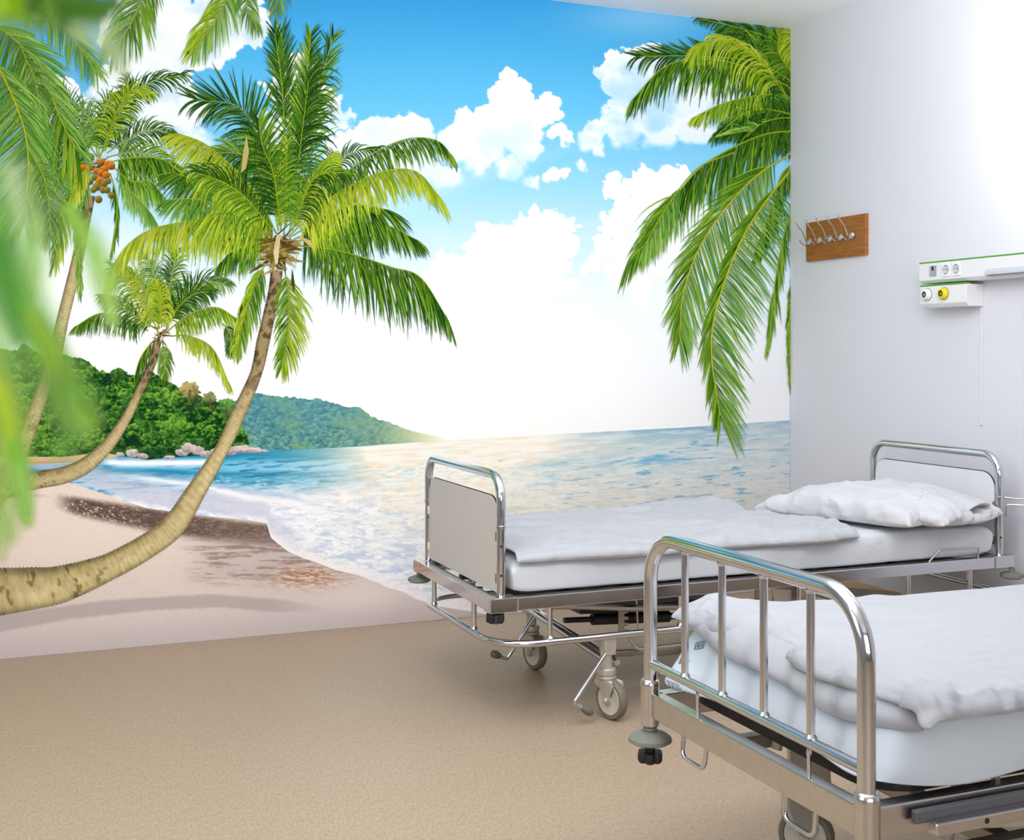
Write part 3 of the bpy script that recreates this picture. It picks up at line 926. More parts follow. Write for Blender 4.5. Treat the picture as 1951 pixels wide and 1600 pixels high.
# ---- the large middle palm
A = trunk('palm_tree', [(527, 515, 22), (522, 556, 23), (511, 606, 23), (501, 650, 25), (487, 712, 22), (453, 790, 28), (421, 858, 26), (374, 934, 37), (334, 996, 46), (287, 1035, 46), (205, 1080, 50), (115, 1112, 70),
                        (60, 1120, 80), (0, 1126, 90), (-60, 1130, 98)],
          'tall curved palm sweeping up from the bottom left of the beach', dark_top=0.36, ringp=7.5, c0=(150, 132, 84), c1=(226, 208, 156))
frond(A, [(545, 430), (552, 300), (549, 200), (536, 60)], 62, 'mid', 'dark', g=(0.05, 0.05), a0=(44, 44), t0=0.45, n=44, w=2.2)
frond(A, [(542, 400), (540, 220), (534, 140), (522, 58)], 50, 'dark', g=(0.05, 0.05), a0=(46, 46), t0=0.5, n=40)
frond(A, [(560, 430), (590, 250), (612, 150), (634, 70)], 62, 'dark', 'mid', g=(0.1, 0.1), a0=(40, 40), t0=0.3, n=48)
frond(A, [(552, 420), (566, 300), (580, 180), (592, 66)], 60, 'mid', 'dark', g=(0.05, 0.12), a0=(52, 56), t0=0.35, n=60, side=(0.8, 0.95), w=2.6)
frond(A, [(552, 430), (566, 330), (574, 260), (588, 150)], 92, 'dark', 'dark', g=(0.1, 0.55), a0=(40, 66), t0=0.15, n=64, side=(0.5, 1.0), w=2.6, prof=lambda t: 0.8)
frond(A, [(532, 430), (510, 320), (462, 210), (370, 190)], 88, 'dark', 'dark', g=(0.35, 0.0), a0=(58, 66), n=74, t0=0.2, w=2.5, side=(0.9, 1.05))
frond(A, [(536, 430), (528, 360), (506, 300), (476, 260)], 60, 'mid', 'dark', g=(0.5, 0.5), n=50)
frond(A, [(530, 440), (515, 370), (470, 300), (400, 290)], 66, 'dark', 'mid', g=(0.7, 0.3), n=56)
hang(A, [(512, 440), (450, 400), (390, 350), (330, 330)], 90, 'dark', 'mid', n=60)
hang(A, [(510, 446), (430, 400), (380, 380), (320, 380)], 76, 'mid', 'fresh', n=54)
frond(A, [(560, 430), (610, 380), (655, 300), (720, 282)], 40, 'dark', 'dark', g=(0.4, 0.9), n=40)
hang(A, [(562, 432), (640, 345), (715, 290), (778, 264), (832, 268), (862, 298)], 66, 'mid', 'dark', n=70, t0=0.2)
hang(A, [(560, 455), (640, 432), (720, 424), (796, 458)], 104, 'dark', 'mid', n=80, prof=lambda t: 1.0 - 0.6 * t)
hang(A, [(556, 450), (620, 410), (680, 390), (740, 400)], 110, 'dark', 'mid', n=70, prof=lambda t: 1.0 - 0.4 * t)
hang(A, [(565, 468), (631, 475), (690, 490), (745, 509), (800, 528), (850, 604)], 98, 'dark', 'mid', n=86, w=2.6, prof=lambda t: 0.62 + 0.6 * math.sin(PI * t) if t < 0.85 else 0.6)
hang(A, [(548, 452), (630, 376), (720, 330), (790, 326), (838, 376)], 100, 'yel', 'lit', n=84, w=2.7, prof=lambda t: 0.95 - 0.45 * t)
hang(A, [(512, 450), (455, 424), (380, 420), (290, 436), (238, 472), (212, 520)], 104, 'lit', 'yel', n=96, w=2.7, prof=lambda t: 0.95 - 0.45 * t)
hang(A, [(524, 440), (484, 362), (432, 308), (386, 272), (338, 254)], 108, 'lit', 'yel', n=84, w=2.7, prof=lambda t: 0.45 + 0.6 * math.sin(PI * min(1, t * 1.1)))
hang(A, [(526, 445), (500, 390), (470, 350), (440, 330)], 84, 'mid', 'lit', n=48)
frond(A, [(548, 446), (574, 386), (606, 330), (632, 302)], 62, 'lit', 'yel', g=(0.9, 1.2), a0=(20, 50), n=46, w=2.8)
frond(A, [(540, 450), (546, 380), (545, 320), (548, 270)], 34, 'lit', 'mid', g=(0.5, 0.5), n=40)
frond(A, [(512, 490), (484, 545), (463, 610), (450, 668)], 54, 'mid', 'lit', g=(0.5, 0.8), a0=(44, 40), n=50, w=2.6)
frond(A, [(540, 500), (550, 570), (548, 640), (536, 698)], 66, 'lit', 'mid', g=(0.25, 0.25), a0=(50, 50), n=54, w=2.7, side=(1.0, 0.75))
hang(A, [(505, 468), (470, 470), (440, 480), (420, 500)], 60, 'mid', 'dark', n=34)
hang(A, [(515, 450), (470, 420), (430, 404), (390, 410)], 80, 'mid', 'lit', n=50)
frond(A, [(520, 440), (470, 380), (430, 350), (380, 330)], 70, 'mid', 'dark', g=(.6, .4), n=60)
frond(A, [(556, 440), (590, 350), (620, 330), (660, 330)], 56, 'mid', 'dark', g=(.5, .8), n=46)
frond(A, [(535, 440), (520, 330), (500, 280), (492, 230)], 60, 'dark', 'mid', g=(.2, .2), n=54)
crownbase(A, 530, 474, 46, 80, 9)
crownbase(A, 528, 496, 36, 50, 10)
for k, (pts, c) in enumerate([([(527, 446), (534, 450), (529, 500), (524, 506), (520, 480)], (230, 212, 160)), ([(565, 448), (590, 458), (602, 478), (590, 470)], (214, 188, 120)),
                              ([(469, 256), (474, 290), (468, 322), (458, 330), (463, 290)], (206, 190, 120)), ([(556, 510), (561, 540), (560, 560), (554, 540)], (84, 70, 30))]):
    blob('dry_sheath', pts, lambda x, y: mix(c, np.array(c) * 0.8, fbm(x / 4, y / 12, 1.0)), parent=A, rings=3)

# ---- palm reaching in from the right edge
R = trunk('palm_tree', [(1560, 330, 30), (1540, 260, 40), (1530, 180, 60), (1525, 90, 60)], 'dense palm crown hanging in from the right edge of the mural', dark_top=2.0, c0=(30, 60, 20), c1=(80, 120, 40))
for sp, L, p, p2, kw in [
    ([(1540, 200), (1512, 130), (1490, 90), (1478, 66)], 60, 'dark', 'mid', {}),
    ([(1530, 180), (1480, 110), (1430, 70), (1380, 60)], 60, 'dark', 'dark', {}),
    ([(1520, 120), (1470, 76), (1400, 52), (1330, 36)], 30, 'dark', 'dark', dict(n=40)),
    ([(1530, 230), (1490, 150), (1450, 110), (1400, 90)], 74, 'dark', 'mid', {}),
    ([(1540, 260), (1500, 190), (1480, 150), (1460, 120)], 84, 'dark', 'dark', {}),
    ([(1540, 280), (1500, 230), (1460, 230), (1420, 250)], 64, 'dark', 'dark', dict(g=(.6, .6))),
    ([(1540, 240), (1500, 215), (1450, 215), (1400, 235)], 56, 'dark', 'mid', dict(g=(.6, .6))),
    ([(1540, 230), (1470, 210), (1420, 215), (1360, 262)], 40, 'dark', 'dark', {}),
    ([(1540, 300), (1480, 262), (1430, 250), (1375, 258)], 36, 'dark', 'fresh', dict(g=(.4, .4))),
    ([(1530, 170), (1440, 120), (1330, 108), (1212, 108)], 62, 'dark', 'dark', dict(n=80, g=(.5, 0.05), a0=(50, 40))),
]:
    frond(R, sp, L, p, p2, **dict(dict(n=60, g=(0.5, 0.4), w=2.4), **kw))
hang(R, [(1520, 175), (1420, 128), (1330, 112), (1262, 130), (1204, 190)], 84, 'dark', 'mid', n=90, w=2.4)
frond(R, [(1500, 190), (1452, 124), (1390, 80), (1345, 84), (1318, 104)], 64, 'lit', 'yel', g=(1.0, 0.5), a0=(60, 14), n=60, w=2.7)
hang(R, [(1470, 180), (1420, 186), (1370, 200), (1320, 224)], 46, 'mid', 'lit', n=46)
frond(R, [(1515, 150), (1486, 110), (1480, 84), (1490, 56)], 40, 'mid', 'lit', g=(.3, .3), n=46)
hang(R, [(1530, 230), (1490, 225), (1450, 236), (1420, 262)], 80, 'dark', 'dark', n=60)
hang(R, [(1530, 250), (1450, 258), (1347, 309), (1291, 366), (1252, 415), (1200, 488)], 118, 'mid', 'dark', n=110, w=2.5, rach=3.2, prof=lambda t: 1.0 - 0.35 * t)
frond(R, [(1400, 290), (1330, 320), (1275, 385), (1225, 470)], 86, 'fresh', 'mid', g=(.35, .2), a0=(50, 16), n=54, t0=0.5, rach=3.0)
hang(R, [(1530, 300), (1490, 330), (1470, 390), (1440, 470)], 80, 'dark', 'mid', n=60)
frond(R, [(1520, 285), (1440, 335), (1375, 405), (1330, 475), (1300, 560), (1293, 650)], 112, 'fresh', 'mid', g=(.10, .12), a0=(66, 24), n=112, w=2.5, side=(1.0, .8), rach=3.6, rc=(206, 204, 40), tipang=16, ja=4)
frond(R, [(1525, 300), (1462, 378), (1417, 446), (1385, 520), (1358, 610), (1355, 690), (1372, 800)], 108, 'fresh', 'mid', g=(.09, .2), a0=(84, 22), n=132, w=2.6, side=(1.0, .62), rach=4.0, rc=(214, 208, 36), tipang=18, ja=4,
      prof=lambda t: 0.75 + 0.25 * math.sin(PI * t))
hang(R, [(1524, 380), (1500, 420), (1478, 520), (1463, 650)], 70, 'mid', 'fresh', n=54)
frond(R, [(1520, 480), (1506, 560), (1502, 640), (1505, 740)], 26, 'lit', 'mid', g=(.8, .8), a0=(30, 30), n=40)

# ---- sharp fronds entering from the top left
N = print_mesh('overhanging_palm', np.array([-40., -20., -20., -40.]), np.array([20., 20., 160., 160.]), [[0, 1, 2, 3]], np.array([(120, 150, 60)] * 4), mural,
               label='fresh palm fronds hanging in at the top left of the mural')
for sp, L, p, p2, kw in [
    ([(300, -60), (271, 0), (246, 52), (215, 100)], 84, 'mid', 'far', dict(g=(.25, .35), a0=(44, 56), t0=0.05)),
    ([(440, -60), (430, 0), (408, 42), (370, 96)], 70, 'fresh', 'lit', dict(g=(.3, .3), a0=(40, 52), t0=0.05)),
    ([(470, -50), (468, -10), (472, 20), (490, 56)], 44, 'far', 'far', dict(g=(.5, .5), n=24)),
    ([(540, -60), (536, -30), (530, -8), (524, 20)], 44, 'far', 'far', dict(g=(.5, .5), n=24, w=1.6)),
    ([(0, -40), (70, 10), (124, 55), (152, 92), (184, 140)], 66, 'fresh', 'fresh', dict(g=(.2, .5), a0=(40, 60), n=60)),
    ([(-40, 20), (30, 78), (62, 112), (94, 175), (116, 230), (148, 290)], 142, 'fresh', 'mid', dict(g=(.12, .10), a0=(34, 74), n=104, side=(.6, 1.0), w=2.8, rach=3.2, rc=(176, 190, 40), ja=4)),
    ([(30, 60), (48, 110), (66, 150), (80, 230)], 60, 'far', 'far', dict(g=(.4, .4), n=50)),
    ([(-30, 80), (0, 134), (28, 194), (47, 250), (54, 312), (48, 420)], 130, 'fresh', 'fresh', dict(g=(.16, .06), a0=(30, 82), n=108, side=(.9, 1.0), w=2.8, rach=4.0, rc=(206, 198, 30), ja=4)),
    ([(60, 290), (80, 330), (92, 380), (96, 450)], 70, 'far', 'far', dict(g=(.5, .5), n=44)),
]:
    frond(N, sp, L, p, p2, **dict(dict(n=56, w=2.5), **kw))


# ---- out-of-focus leaves of the print's foreground
def blur(pts, wd, col, col2=None, al=0.8, soft=0.75, step=4.0):
    """pts: x, y, width factor"""
    P = np.array(pts, float)
    S = spline(P[:, :2], 80)
    wf = np.interp(np.linspace(0, 1, 80), np.linspace(0, 1, len(P)), P[:, 2] if P.shape[1] > 2 else np.ones(len(P))) * wd
    x0, x1 = max(S[:, 0].min() - wd * 1.6, -240), S[:, 0].max() + wd * 1.6
    y0, y1 = S[:, 1].min() - wd * 1.6, S[:, 1].max() + wd * 1.6
    x, y = np.meshgrid(np.arange(x0, x1, step), np.arange(y0, y1, step), indexing='ij')
    ins = y > y_top(x) + 1
    dd = np.hypot(x[..., None] - S[:, 0], y[..., None] - S[:, 1]) / wf
    i = dd.argmin(-1); m = dd.min(-1)
    a = sm(1.0 + soft * 0.5, 1.0 - soft, m) * al * ins
    t = i / 79.0
    c = mix(col, col2 if col2 else col, t)
    c = mix(c, (200, 226, 130), 0.25 * sm(0.5, 0.7, fbm(x / 50, y / 70, 5.0)))
    cl = np.clip(lin(c) + 0.2 * (1 - a)[..., None] * lin((205, 225, 190)), 0, 0.93)
    c = 255 * np.where(cl <= 0.0031308, cl * 12.92, 1.055 * np.maximum(cl, 1e-6) ** (1 / 2.4) - 0.055)
    idx = np.arange(x.size).reshape(x.shape)
    k = a > 0.02
    k4 = k[:-1, :-1] | k[1:, :-1] | k[1:, 1:] | k[:-1, 1:]
    F = np.stack([idx[:-1, :-1], idx[1:, :-1], idx[1:, 1:], idx[:-1, 1:]], -1)[k4]
    used, inv = np.unique(F.ravel(), return_inverse=True)
    return print_mesh('blurred_leaf', x.ravel()[used], y.ravel()[used], inv.reshape(-1, 4), np.concatenate([c.reshape(-1, 3)[used], a.ravel()[used][:, None]], 1), mural, M['printA'])


blur([(-80, 470, 1), (-30, 620, 1.3), (-10, 760, 1.3), (-10, 900, 1), (10, 1010, .5)], 62, (126, 190, 80), (160, 204, 86), 0.6, 1.0)
blur([(20, 330, .6), (40, 440, 1), (60, 560, 1), (80, 640, .8)], 46, (206, 232, 170), (180, 218, 134), 0.55, 1.2)
blur([(130, 400, .5), (175, 470, 1), (200, 540, 1), (214, 610, .5)], 32, (132, 194, 50), (164, 210, 96), 0.75, 1.2)
blur([(70, 420, .5), (62, 500, 1), (50, 560, .7)], 28, (160, 210, 106), (176, 214, 126), 0.55, 1.2)
blur([(-30, 380, .8), (10, 520, 1.1), (40, 590, 1), (80, 650, .9), (120, 720, .8), (160, 800, .7)], 46, (92, 174, 36), (124, 178, 34), 0.9, 1.3)
blur([(0, 470, 1), (20, 570, 1), (36, 640, .6)], 30, (62, 144, 36), (84, 156, 50), 0.6, 1.2)
blur([(60, 600, .6), (96, 660, 1), (112, 740, 1), (130, 800, .6)], 26, (150, 190, 40), (140, 176, 40), 0.6, 1.2)
blur([(110, 740, 1), (140, 800, 1), (120, 850, .7)], 44, (92, 158, 44), (116, 174, 54), 0.45, 1.2)
blur([(-20, 700, .8), (10, 780, 1), (24, 850, 1), (40, 920, .9), (52, 990, .5)], 30, (188, 210, 36), (150, 206, 60), 0.9, 1.5)
blur([(30, 850, .6), (40, 920, 1), (50, 975, .5)], 22, (126, 202, 60), (156, 212, 100), 0.7, 1.6)
blur([(-60, 10, 1), (20, 12, 1.1), (110, 10, 1), (180, 24, .5)], 46, (156, 194, 8), (66, 120, 10), 0.95, 1.0)
blur([(70, 10, .7), (120, 20, 1.1), (180, 18, 1), (215, 10, .5)], 36, (54, 104, 10), (70, 118, 24), 0.92, 1.2)
blur([(150, 60, .7), (200, 80, 1), (230, 130, .7)], 34, (180, 206, 140), (206, 222, 180), 0.5, 1.2)
blur([(-30, 930, 1), (0, 1000, .9), (6, 1060, .5)], 22, (166, 204, 96), (196, 214, 140), 0.55, 1.2)
# ------------------------------------------------------------------ soft goods
def se(s, p):
    return (1 - np.abs(s) ** p) ** (1.0 / p)


def slab(name, mat, x0, x1, y0, y1, ztop, zbot, nx=110, ny=60, p=7.0, pz=5.0, rim=0.5, wr=None, outl=None, topfn=None, botfn=None):
    """closed cushion: top/bottom sheets meeting at a rim; ztop/zbot may be functions of unit coords (s,t in 0..1)"""
    a = np.sin(np.linspace(-1, 1, nx) * PI / 2); b = np.sin(np.linspace(-1, 1, ny) * PI / 2)
    s, t = np.meshgrid(a, b, indexing='ij')
    us, ut = (s + 1) / 2, (t + 1) / 2
    h = np.clip(se(s * 0.99999, p), 0, 1) * np.clip(se(t * 0.99999, p), 0, 1)
    h = np.clip(h, 0, 1)
    hx = h ** (p / pz) if pz else h
    zt = ztop(us, ut) if callable(ztop) else ztop + 0 * us
    zb = zbot(us, ut) if callable(zbot) else zbot + 0 * us
    zm = zb + (zt - zb) * rim
    x = x0 + (x1 - x0) * us; y = y0 + (y1 - y0) * ut
    if outl:
        x, y = outl(x, y, us, ut)
    T = np.stack([x, y, zm + (zt - zm) * hx], -1)
    Bt = np.stack([x, y, zm - (zm - zb) * hx], -1)
    nv = nx * ny
    V = np.concatenate([T.reshape(-1, 3), Bt.reshape(-1, 3)])
    F = grid_faces(nx, ny)
    F2 = (F[:, ::-1] + nv)
    # stitch the rim: bottom border verts = top border verts
    bi = np.zeros((nx, ny), bool); bi[0] = bi[-1] = True; bi[:, 0] = bi[:, -1] = True
    mp = np.arange(2 * nv); mp[nv + np.flatnonzero(bi.ravel())] = np.flatnonzero(bi.ravel())
    F2 = mp[F2]
    if wr is not None:
        # displace along approximate normals
        tx, ty = np.gradient(T, axis=0), np.gradient(T, axis=1)
        nrm = np.cross(tx, ty); nrm /= np.linalg.norm(nrm, axis=-1, keepdims=True) + 1e-9
        dsp = wr(T[..., 0], T[..., 1], T[..., 2])
        V[:nv] += (nrm * dsp[..., None]).reshape(-1, 3)
        tx, ty = np.gradient(Bt, axis=0), np.gradient(Bt, axis=1)
        nrm = -np.cross(tx, ty); nrm /= np.linalg.norm(nrm, axis=-1, keepdims=True) + 1e-9
        d2 = 0.15 * wr(Bt[..., 0], Bt[..., 1], Bt[..., 2])
        q = (nrm * d2[..., None]); q[bi] = 0
        V[nv:] += q.reshape(-1, 3)
    used, inv = np.unique(np.concatenate([F.ravel(), F2.ravel()]), return_inverse=True)
    me = bpy.data.meshes.new(name)
    me.from_pydata(V[used].astype(np.float32), [], inv.reshape(-1, 4).tolist())
    me.update()
    for pl in me.polygons: pl.use_smooth = True
    me.materials.append(mat)
    o = bpy.data.objects.new(name, me); COL.objects.link(o)
    return o


def ridge(x, y, z, sx, sy, sz, k=2.0, off=0.0, o=3):
    n = fbm(x * sx + off, y * sy + off * 1.7, z * sz + off * 0.6, o)
    return (1 - np.abs(2 * n - 1)) ** k


# ------------------------------------------------------------------ bed hardware
def caster(parent, u, v, ang, ztop, stem_r=0.021, wheel_d=0.142, brake=True):
    """one castor: stem + fork (part) with wheel (sub-part); ang = heading of the trail"""
    bm = BM()
    tube(bm, [(0, 0, ztop), (0, 0, 0.175)], stem_r, 20)
    lathe(bm, [(0.026, 0.150), (0.033, 0.154), (0.035, 0.166), (0.033, 0.176), (0.026, 0.180)], seg=28)
    lathe(bm, [(0.030, 0.138), (0.036, 0.142), (0.036, 0.150), (0.028, 0.152)], seg=28)
    # fork crown and two cheek plates trailing backwards
    prism(bm, [(-0.040, 0.140), (0.030, 0.140), (0.034, 0.120), (0.01, 0.112), (-0.05, 0.112), (-0.058, 0.122)], 'y', -0.028, 0.028)
    R = wheel_d / 2
    for sgn in (-1, 1):
        y0, y1 = sgn * 0.024, sgn * 0.029
        prism(bm, [(0.028, 0.138), (-0.054, 0.138), (-0.060, 0.120), (-0.048, 0.096), (-0.040, R - 0.010), (-0.028, R - 0.016), (-0.016, R - 0.008), (-0.010, 0.095), (0.022, 0.118)], 'y', min(y0, y1), max(y0, y1))
        lathe(bm, [(0.011, 0), (0.011, 0.006), (0.006, 0.009), (0, 0.009)], (-0.028, sgn * 0.029, R), (0, sgn, 0), 12)
    o = obj('caster', bm, M['castermetal'], parent, smooth=True, bevel=0.0015)
    o.location = (u, v, 0); o.rotation_euler = (0, 0, ang)
    bm = BM()
    w = 0.017
    lathe(bm, [(R - 0.017, -0.011), (R - 0.014, -0.0165), (R - 0.006, -w), (R - 0.001, -w * 0.6), (R, 0), (R - 0.001, w * 0.6), (R - 0.006, w), (R - 0.014, 0.0165), (R - 0.017, 0.011)], (-0.028, 0, R), (0, 1, 0), 40)
    wh = obj('wheel', bm, M['tyre'], o, smooth=True)
    bm = BM()
    lathe(bm, [(0.0, -0.020), (0.012, -0.020), (0.014, -0.0155), (R - 0.030, -0.0135), (R - 0.024, -0.0175), (R - 0.018, -0.0175), (R - 0.016, -0.012), (R - 0.016, 0.012), (R - 0.018, 0.0175), (R - 0.024, 0.0175), (R - 0.030, 0.0135),
               (0.014, 0.0155), (0.012, 0.020), (0.0, 0.020)], (-0.028, 0, R), (0, 1, 0), 36)
    obj('wheel_hub', bm, M['wheelhub'], o, smooth=True)
    return o


def crank(parent, pts, knob0, knob1, label=None):
    bm = BM()
    tube(bm, fillet(pts, 0.012, 5), 0.0075, 12)
    o = obj('crank_handle', bm, M['chrome'], parent, smooth=True)
    bm = BM()
    a, b = Vector(knob0), Vector(knob1); ax = b - a; l = ax.length
    lathe(bm, [(0.006, 0), (0.010, 0.05 * l), (0.0145, 0.35 * l), (0.016, 0.6 * l), (0.0145, 0.85 * l), (0.009, 0.98 * l), (0, l)], a, ax, 18)
    obj('grip', bm, simple('grip_olive_%d' % int(a.x * 1000), (110, 104, 84), 0.6, noise=0.15), o, smooth=True)
    return o


def bar(bm, a, b, w, h, up=(0, 0, 1)):
    a, b = Vector(a), Vector(b); d = (b - a).normalized(); u = Vector(up); s = d.cross(u).normalized(); u = s.cross(d)
    vs = []
    for p in (a, b):
        for i, j in ((-1, -1), (1, -1), (1, 1), (-1, 1)):
            vs.append(bm.verts.new(p + s * w / 2 * i + u * h / 2 * j))
    for f in ((3, 2, 1, 0), (4, 5, 6, 7), (0, 1, 5, 4), (1, 2, 6, 5), (2, 3, 7, 6), (3, 0, 4, 7)):
        bm.faces.new([vs[i] for i in f])


def arch(bm, u, v0, v1, zb, zt, r, bend):
    tube(bm, fillet([(u, v0, zb), (u, v0, zt), (u, v1, zt), (u, v1, zb)], bend, 12), r, 20)


# =========================== BED BY THE MURAL ===========================
LB, WB = 2.325, 0.86
bedA = empty('hospital_bed', (1.46, 3.76, 0), label='chrome hospital bed with solid grey foot panel standing along the beach mural', cat='hospital bed')
ZT = 0.46

bm = BM()
e = 0.0015
box(bm, 0.10, LB - 0.1, 0, 0.040, ZT - 0.046, ZT)
box(bm, 0.10, LB - 0.1, WB - 0.040, WB, ZT - 0.046, ZT)
box(bm, 0, 0.040, 0.06, WB - 0.06, ZT - 0.046, ZT)
box(bm, LB - 0.040, LB, 0.06, WB - 0.06, ZT - 0.046, ZT)
fr = obj('bed_frame', bm, M['chrome'], bedA, bevel=0.003)
for (u0, u1, v0, v1) in ((-0.003, 0.1, -0.002, 0.06), (-0.003, 0.1, WB - 0.06, WB + 0.002), (LB - 0.1, LB + 0.003, -0.002, 0.06), (LB - 0.1, LB + 0.003, WB - 0.06, WB + 0.002)):
    bm = BM(); box(bm, u0, u1, v0, v1, ZT - 0.049, ZT + 0.002); obj('corner_block', bm, M['chrome'], fr, bevel=0.003)
# slatted mattress base inside the frame
for k in range(9):
    u = 0.14 + k * 0.245
    bm = BM(); box(bm, u, u + 0.05, 0.04, WB - 0.04, ZT - 0.034, ZT - 0.022); obj('base_slat', bm, M['dark'], bedA)
for v in (0.20, 0.62):
    bm = BM(); box(bm, 0.12, LB - 0.12, v, v + 0.035, ZT - 0.05, ZT - 0.034); obj('base_rail', bm, M['dark'], bedA)

# buffers under the corners
for (u, v, big) in ((0.02, WB - 0.01, 1), (0.03, 0.03, 0), (LB - 0.01, 0.0, 1), (LB - 0.01, WB, 1)):
    bm = BM()
    if big:
        lathe(bm, [(0.012, -0.005), (0.012, -0.02), (0.030, -0.022), (0.046, -0.028), (0.047, -0.040), (0.036, -0.046), (0, -0.046)], (u, v, ZT - 0.046), seg=28)
        obj('buffer_disc', bm, M['rubber'], bedA, smooth=True)
    else:
        lathe(bm, [(0.018, 0.0), (0.020, -0.006), (0.014, -0.012)], (u, v, ZT - 0.046), seg=20)
        for k in range(7):
            a = 2 * PI * k / 7
            lathe(bm, [(0.0, -0.008), (0.012, -0.009), (0.0135, -0.032 - 0.005 * (k % 2)), (0.008, -0.040), (0, -0.040)], (u + 0.020 * math.cos(a), v + 0.020 * math.sin(a), ZT - 0.046), seg=8)
        obj('height_knob', bm, M['dark'], bedA, smooth=True)


def end_board(u, name, pmat, panel_t, inward):
    bm = BM()
    v0, v1 = 0.034, WB - 0.034
    arch(bm, u, v0, v1, 0.70, 0.876, 0.0165, 0.095)
    for v in (v0, v1):
        tube(bm, [(u, v, ZT), (u, v, 0.70)], 0.0155, 20)
    o = obj(name, bm, M['chrome'], bedA, smooth=True)
    for v in (v0, v1):
        bm = BM()
        lathe(bm, [(0.0165, 0.694), (0.0185, 0.696), (0.0185, 0.704), (0.0165, 0.706)], (u, v, 0), seg=22)
        obj('collar', bm, M['chrome'], o, smooth=True)
    bm = BM()
    pts = fillet([(0, v0 + 0.021, 0.470), (0, v0 + 0.021, 0.800), (0, v1 - 0.021, 0.800), (0, v1 - 0.021, 0.470)], 0.07, 8)
    prism(bm, [(p.y, p.z) for p in pts], 'x', u - 0.006, u + 0.006)
    obj('panel', bm, pmat, o, bevel=0.0015)
    bm = BM()
    ring = [(u, p.y, p.z) for p in pts]
    tube(bm, ring, 0.0035, 8)
    obj('panel_trim', bm, M['dark'], o, smooth=True)
    for v, sg, m in ((v0, 1, M['dull']), (v1, -1, M['clip'])):
        for z in (0.52, 0.665):
            bm = BM(); box(bm, u - 0.012, u + 0.012, v + sg * 0.013, v + sg * 0.028, z - 0.016, z + 0.016)
            obj('panel_clip', bm, m, o, bevel=0.003)
    for v in (v0, v1):
        for z in (0.535, 0.635):
            bm = BM()
            lathe(bm, [(0.0, -0.0166), (0.0045, -0.0166), (0.0045, -0.012)], (u, v, z), (0.35, 1, 0), 10)
            obj('screw_hole', bm, M['black'], o)
    return o


end_board(0.052, 'footboard', M['panel'], 0.012, 1)
end_board(LB - 0.045, 'headboard', M['panel2'], 0.012, -1)

# low bumper rail running right round, hung on posts
bm = BM()
v0r, v1r, u0r, u1r, zr = 0.012, WB + 0.03, 0.030, LB + 0.03, 0.293
tube(bm, fillet([(u0r, v0r, zr), (u1r, v0r, zr), (u1r, v1r, zr), (u0r, v1r, zr)], 0.16, 12, closed=True), 0.0125, 18, closed=True)
br = obj('bumper_rail', bm, M['chrome'], bedA, smooth=True)
for u, v in [(0.228, 0.014), (0.75, 0.014), (1.275, 0.014), (1.79, 0.014), (2.12, 0.03), (0.033, 0.25), (0.033, 0.70), (0.5, WB - 0.01), (1.2, WB - 0.01), (1.9, WB - 0.01), (LB - 0.004, 0.25), (LB - 0.004, 0.62)]:
    bm = BM(); tube(bm, [(u, v, zr + 0.008), (u, v, ZT - 0.045)], 0.0095, 14)
    lathe(bm, [(0.012, 0), (0.014, 0.004), (0.0095, 0.012)], (u, v, zr + 0.010), seg=14)
    obj('rail_post', bm, M['chrome'], br, smooth=True)

# castors on legs
for (u, v, a) in ((0.455, 0.03, 1.85), (0.470, 0.745, 1.75), (1.78, 0.05, 1.3), (1.78, 0.76, 2.2)):
    caster(bedA, u, v, a, 0.29)
for v in (0.03, 0.745):
    for uu in (0.46, 1.78):
        bm = BM()
        prism(bm, [(uu - 0.026, 0.292), (uu + 0.026, 0.292), (uu + 0.021, 0.225), (uu - 0.021, 0.225)], 'y', v - 0.024, v + 0.024)
        obj('leg_bracket', bm, M['castermetal'], bedA, bevel=0.003)

# undercarriage
for a, b, r in (((0.43, 0.745, 0.262), (0.452, 0.05, 0.205), 0.0135), ((0.475, 0.745, 0.245), (0.51, 0.05, 0.185), 0.0115), ((1.78, 0.05, 0.235), (1.78, 0.76, 0.235), 0.0135)):
    bm = BM(); tube(bm, [a, b], r, 14); obj('cross_tube', bm, M['chrome'], bedA, smooth=True)
for v in (0.15, 0.66):
    bm = BM(); tube(bm, [(0.16, v, ZT - 0.058), (0.62, v, 0.352), (1.18, v, 0.322)], 0.012, 14); obj('lift_arm', bm, M['steel'], bedA, smooth=True)
    bm = BM(); tube(bm, [(1.10, v + 0.03, 0.315), (1.74, v + 0.03, 0.265)], 0.012, 14); obj('lift_arm', bm, M['steel'], bedA, smooth=True)
    bm = BM(); bar(bm, (1.2, v, 0.40), (1.86, v, 0.30), 0.012, 0.028); obj('backrest_strut', bm, M['dull'], bedA)
bm = BM()
tube(bm, [(0.46, 0.40, 0.268), (0.58, 0.40, 0.262)], 0.011, 14)
tube(bm, [(0.58, 0.40, 0.262), (0.92, 0.40, 0.245)], 0.023, 18)
tube(bm, [(0.92, 0.40, 0.245), (1.10, 0.40, 0.238)], 0.014, 14)
prism(bm, [(0.50, 0.300), (1.18, 0.276), (1.18, 0.306), (1.0, 0.318), (0.50, 0.316)], 'y', 0.34, 0.46)
obj('lift_motor', bm, M['dark'], bedA, smooth=True)
bm = BM()
tube(bm, [(0.52, 0.10, 0.205), (0.60, 0.10, 0.200)], 0.013, 12); tube(bm, [(0.60, 0.10, 0.200), (0.68, 0.10, 0.197)], 0.009, 12)
tube(bm, [(0.68, 0.10, 0.197), (1.15, 0.10, 0.190)], 0.019, 16)
obj('pump_cylinder', bm, M['dull'], bedA, smooth=True)
bm = BM()
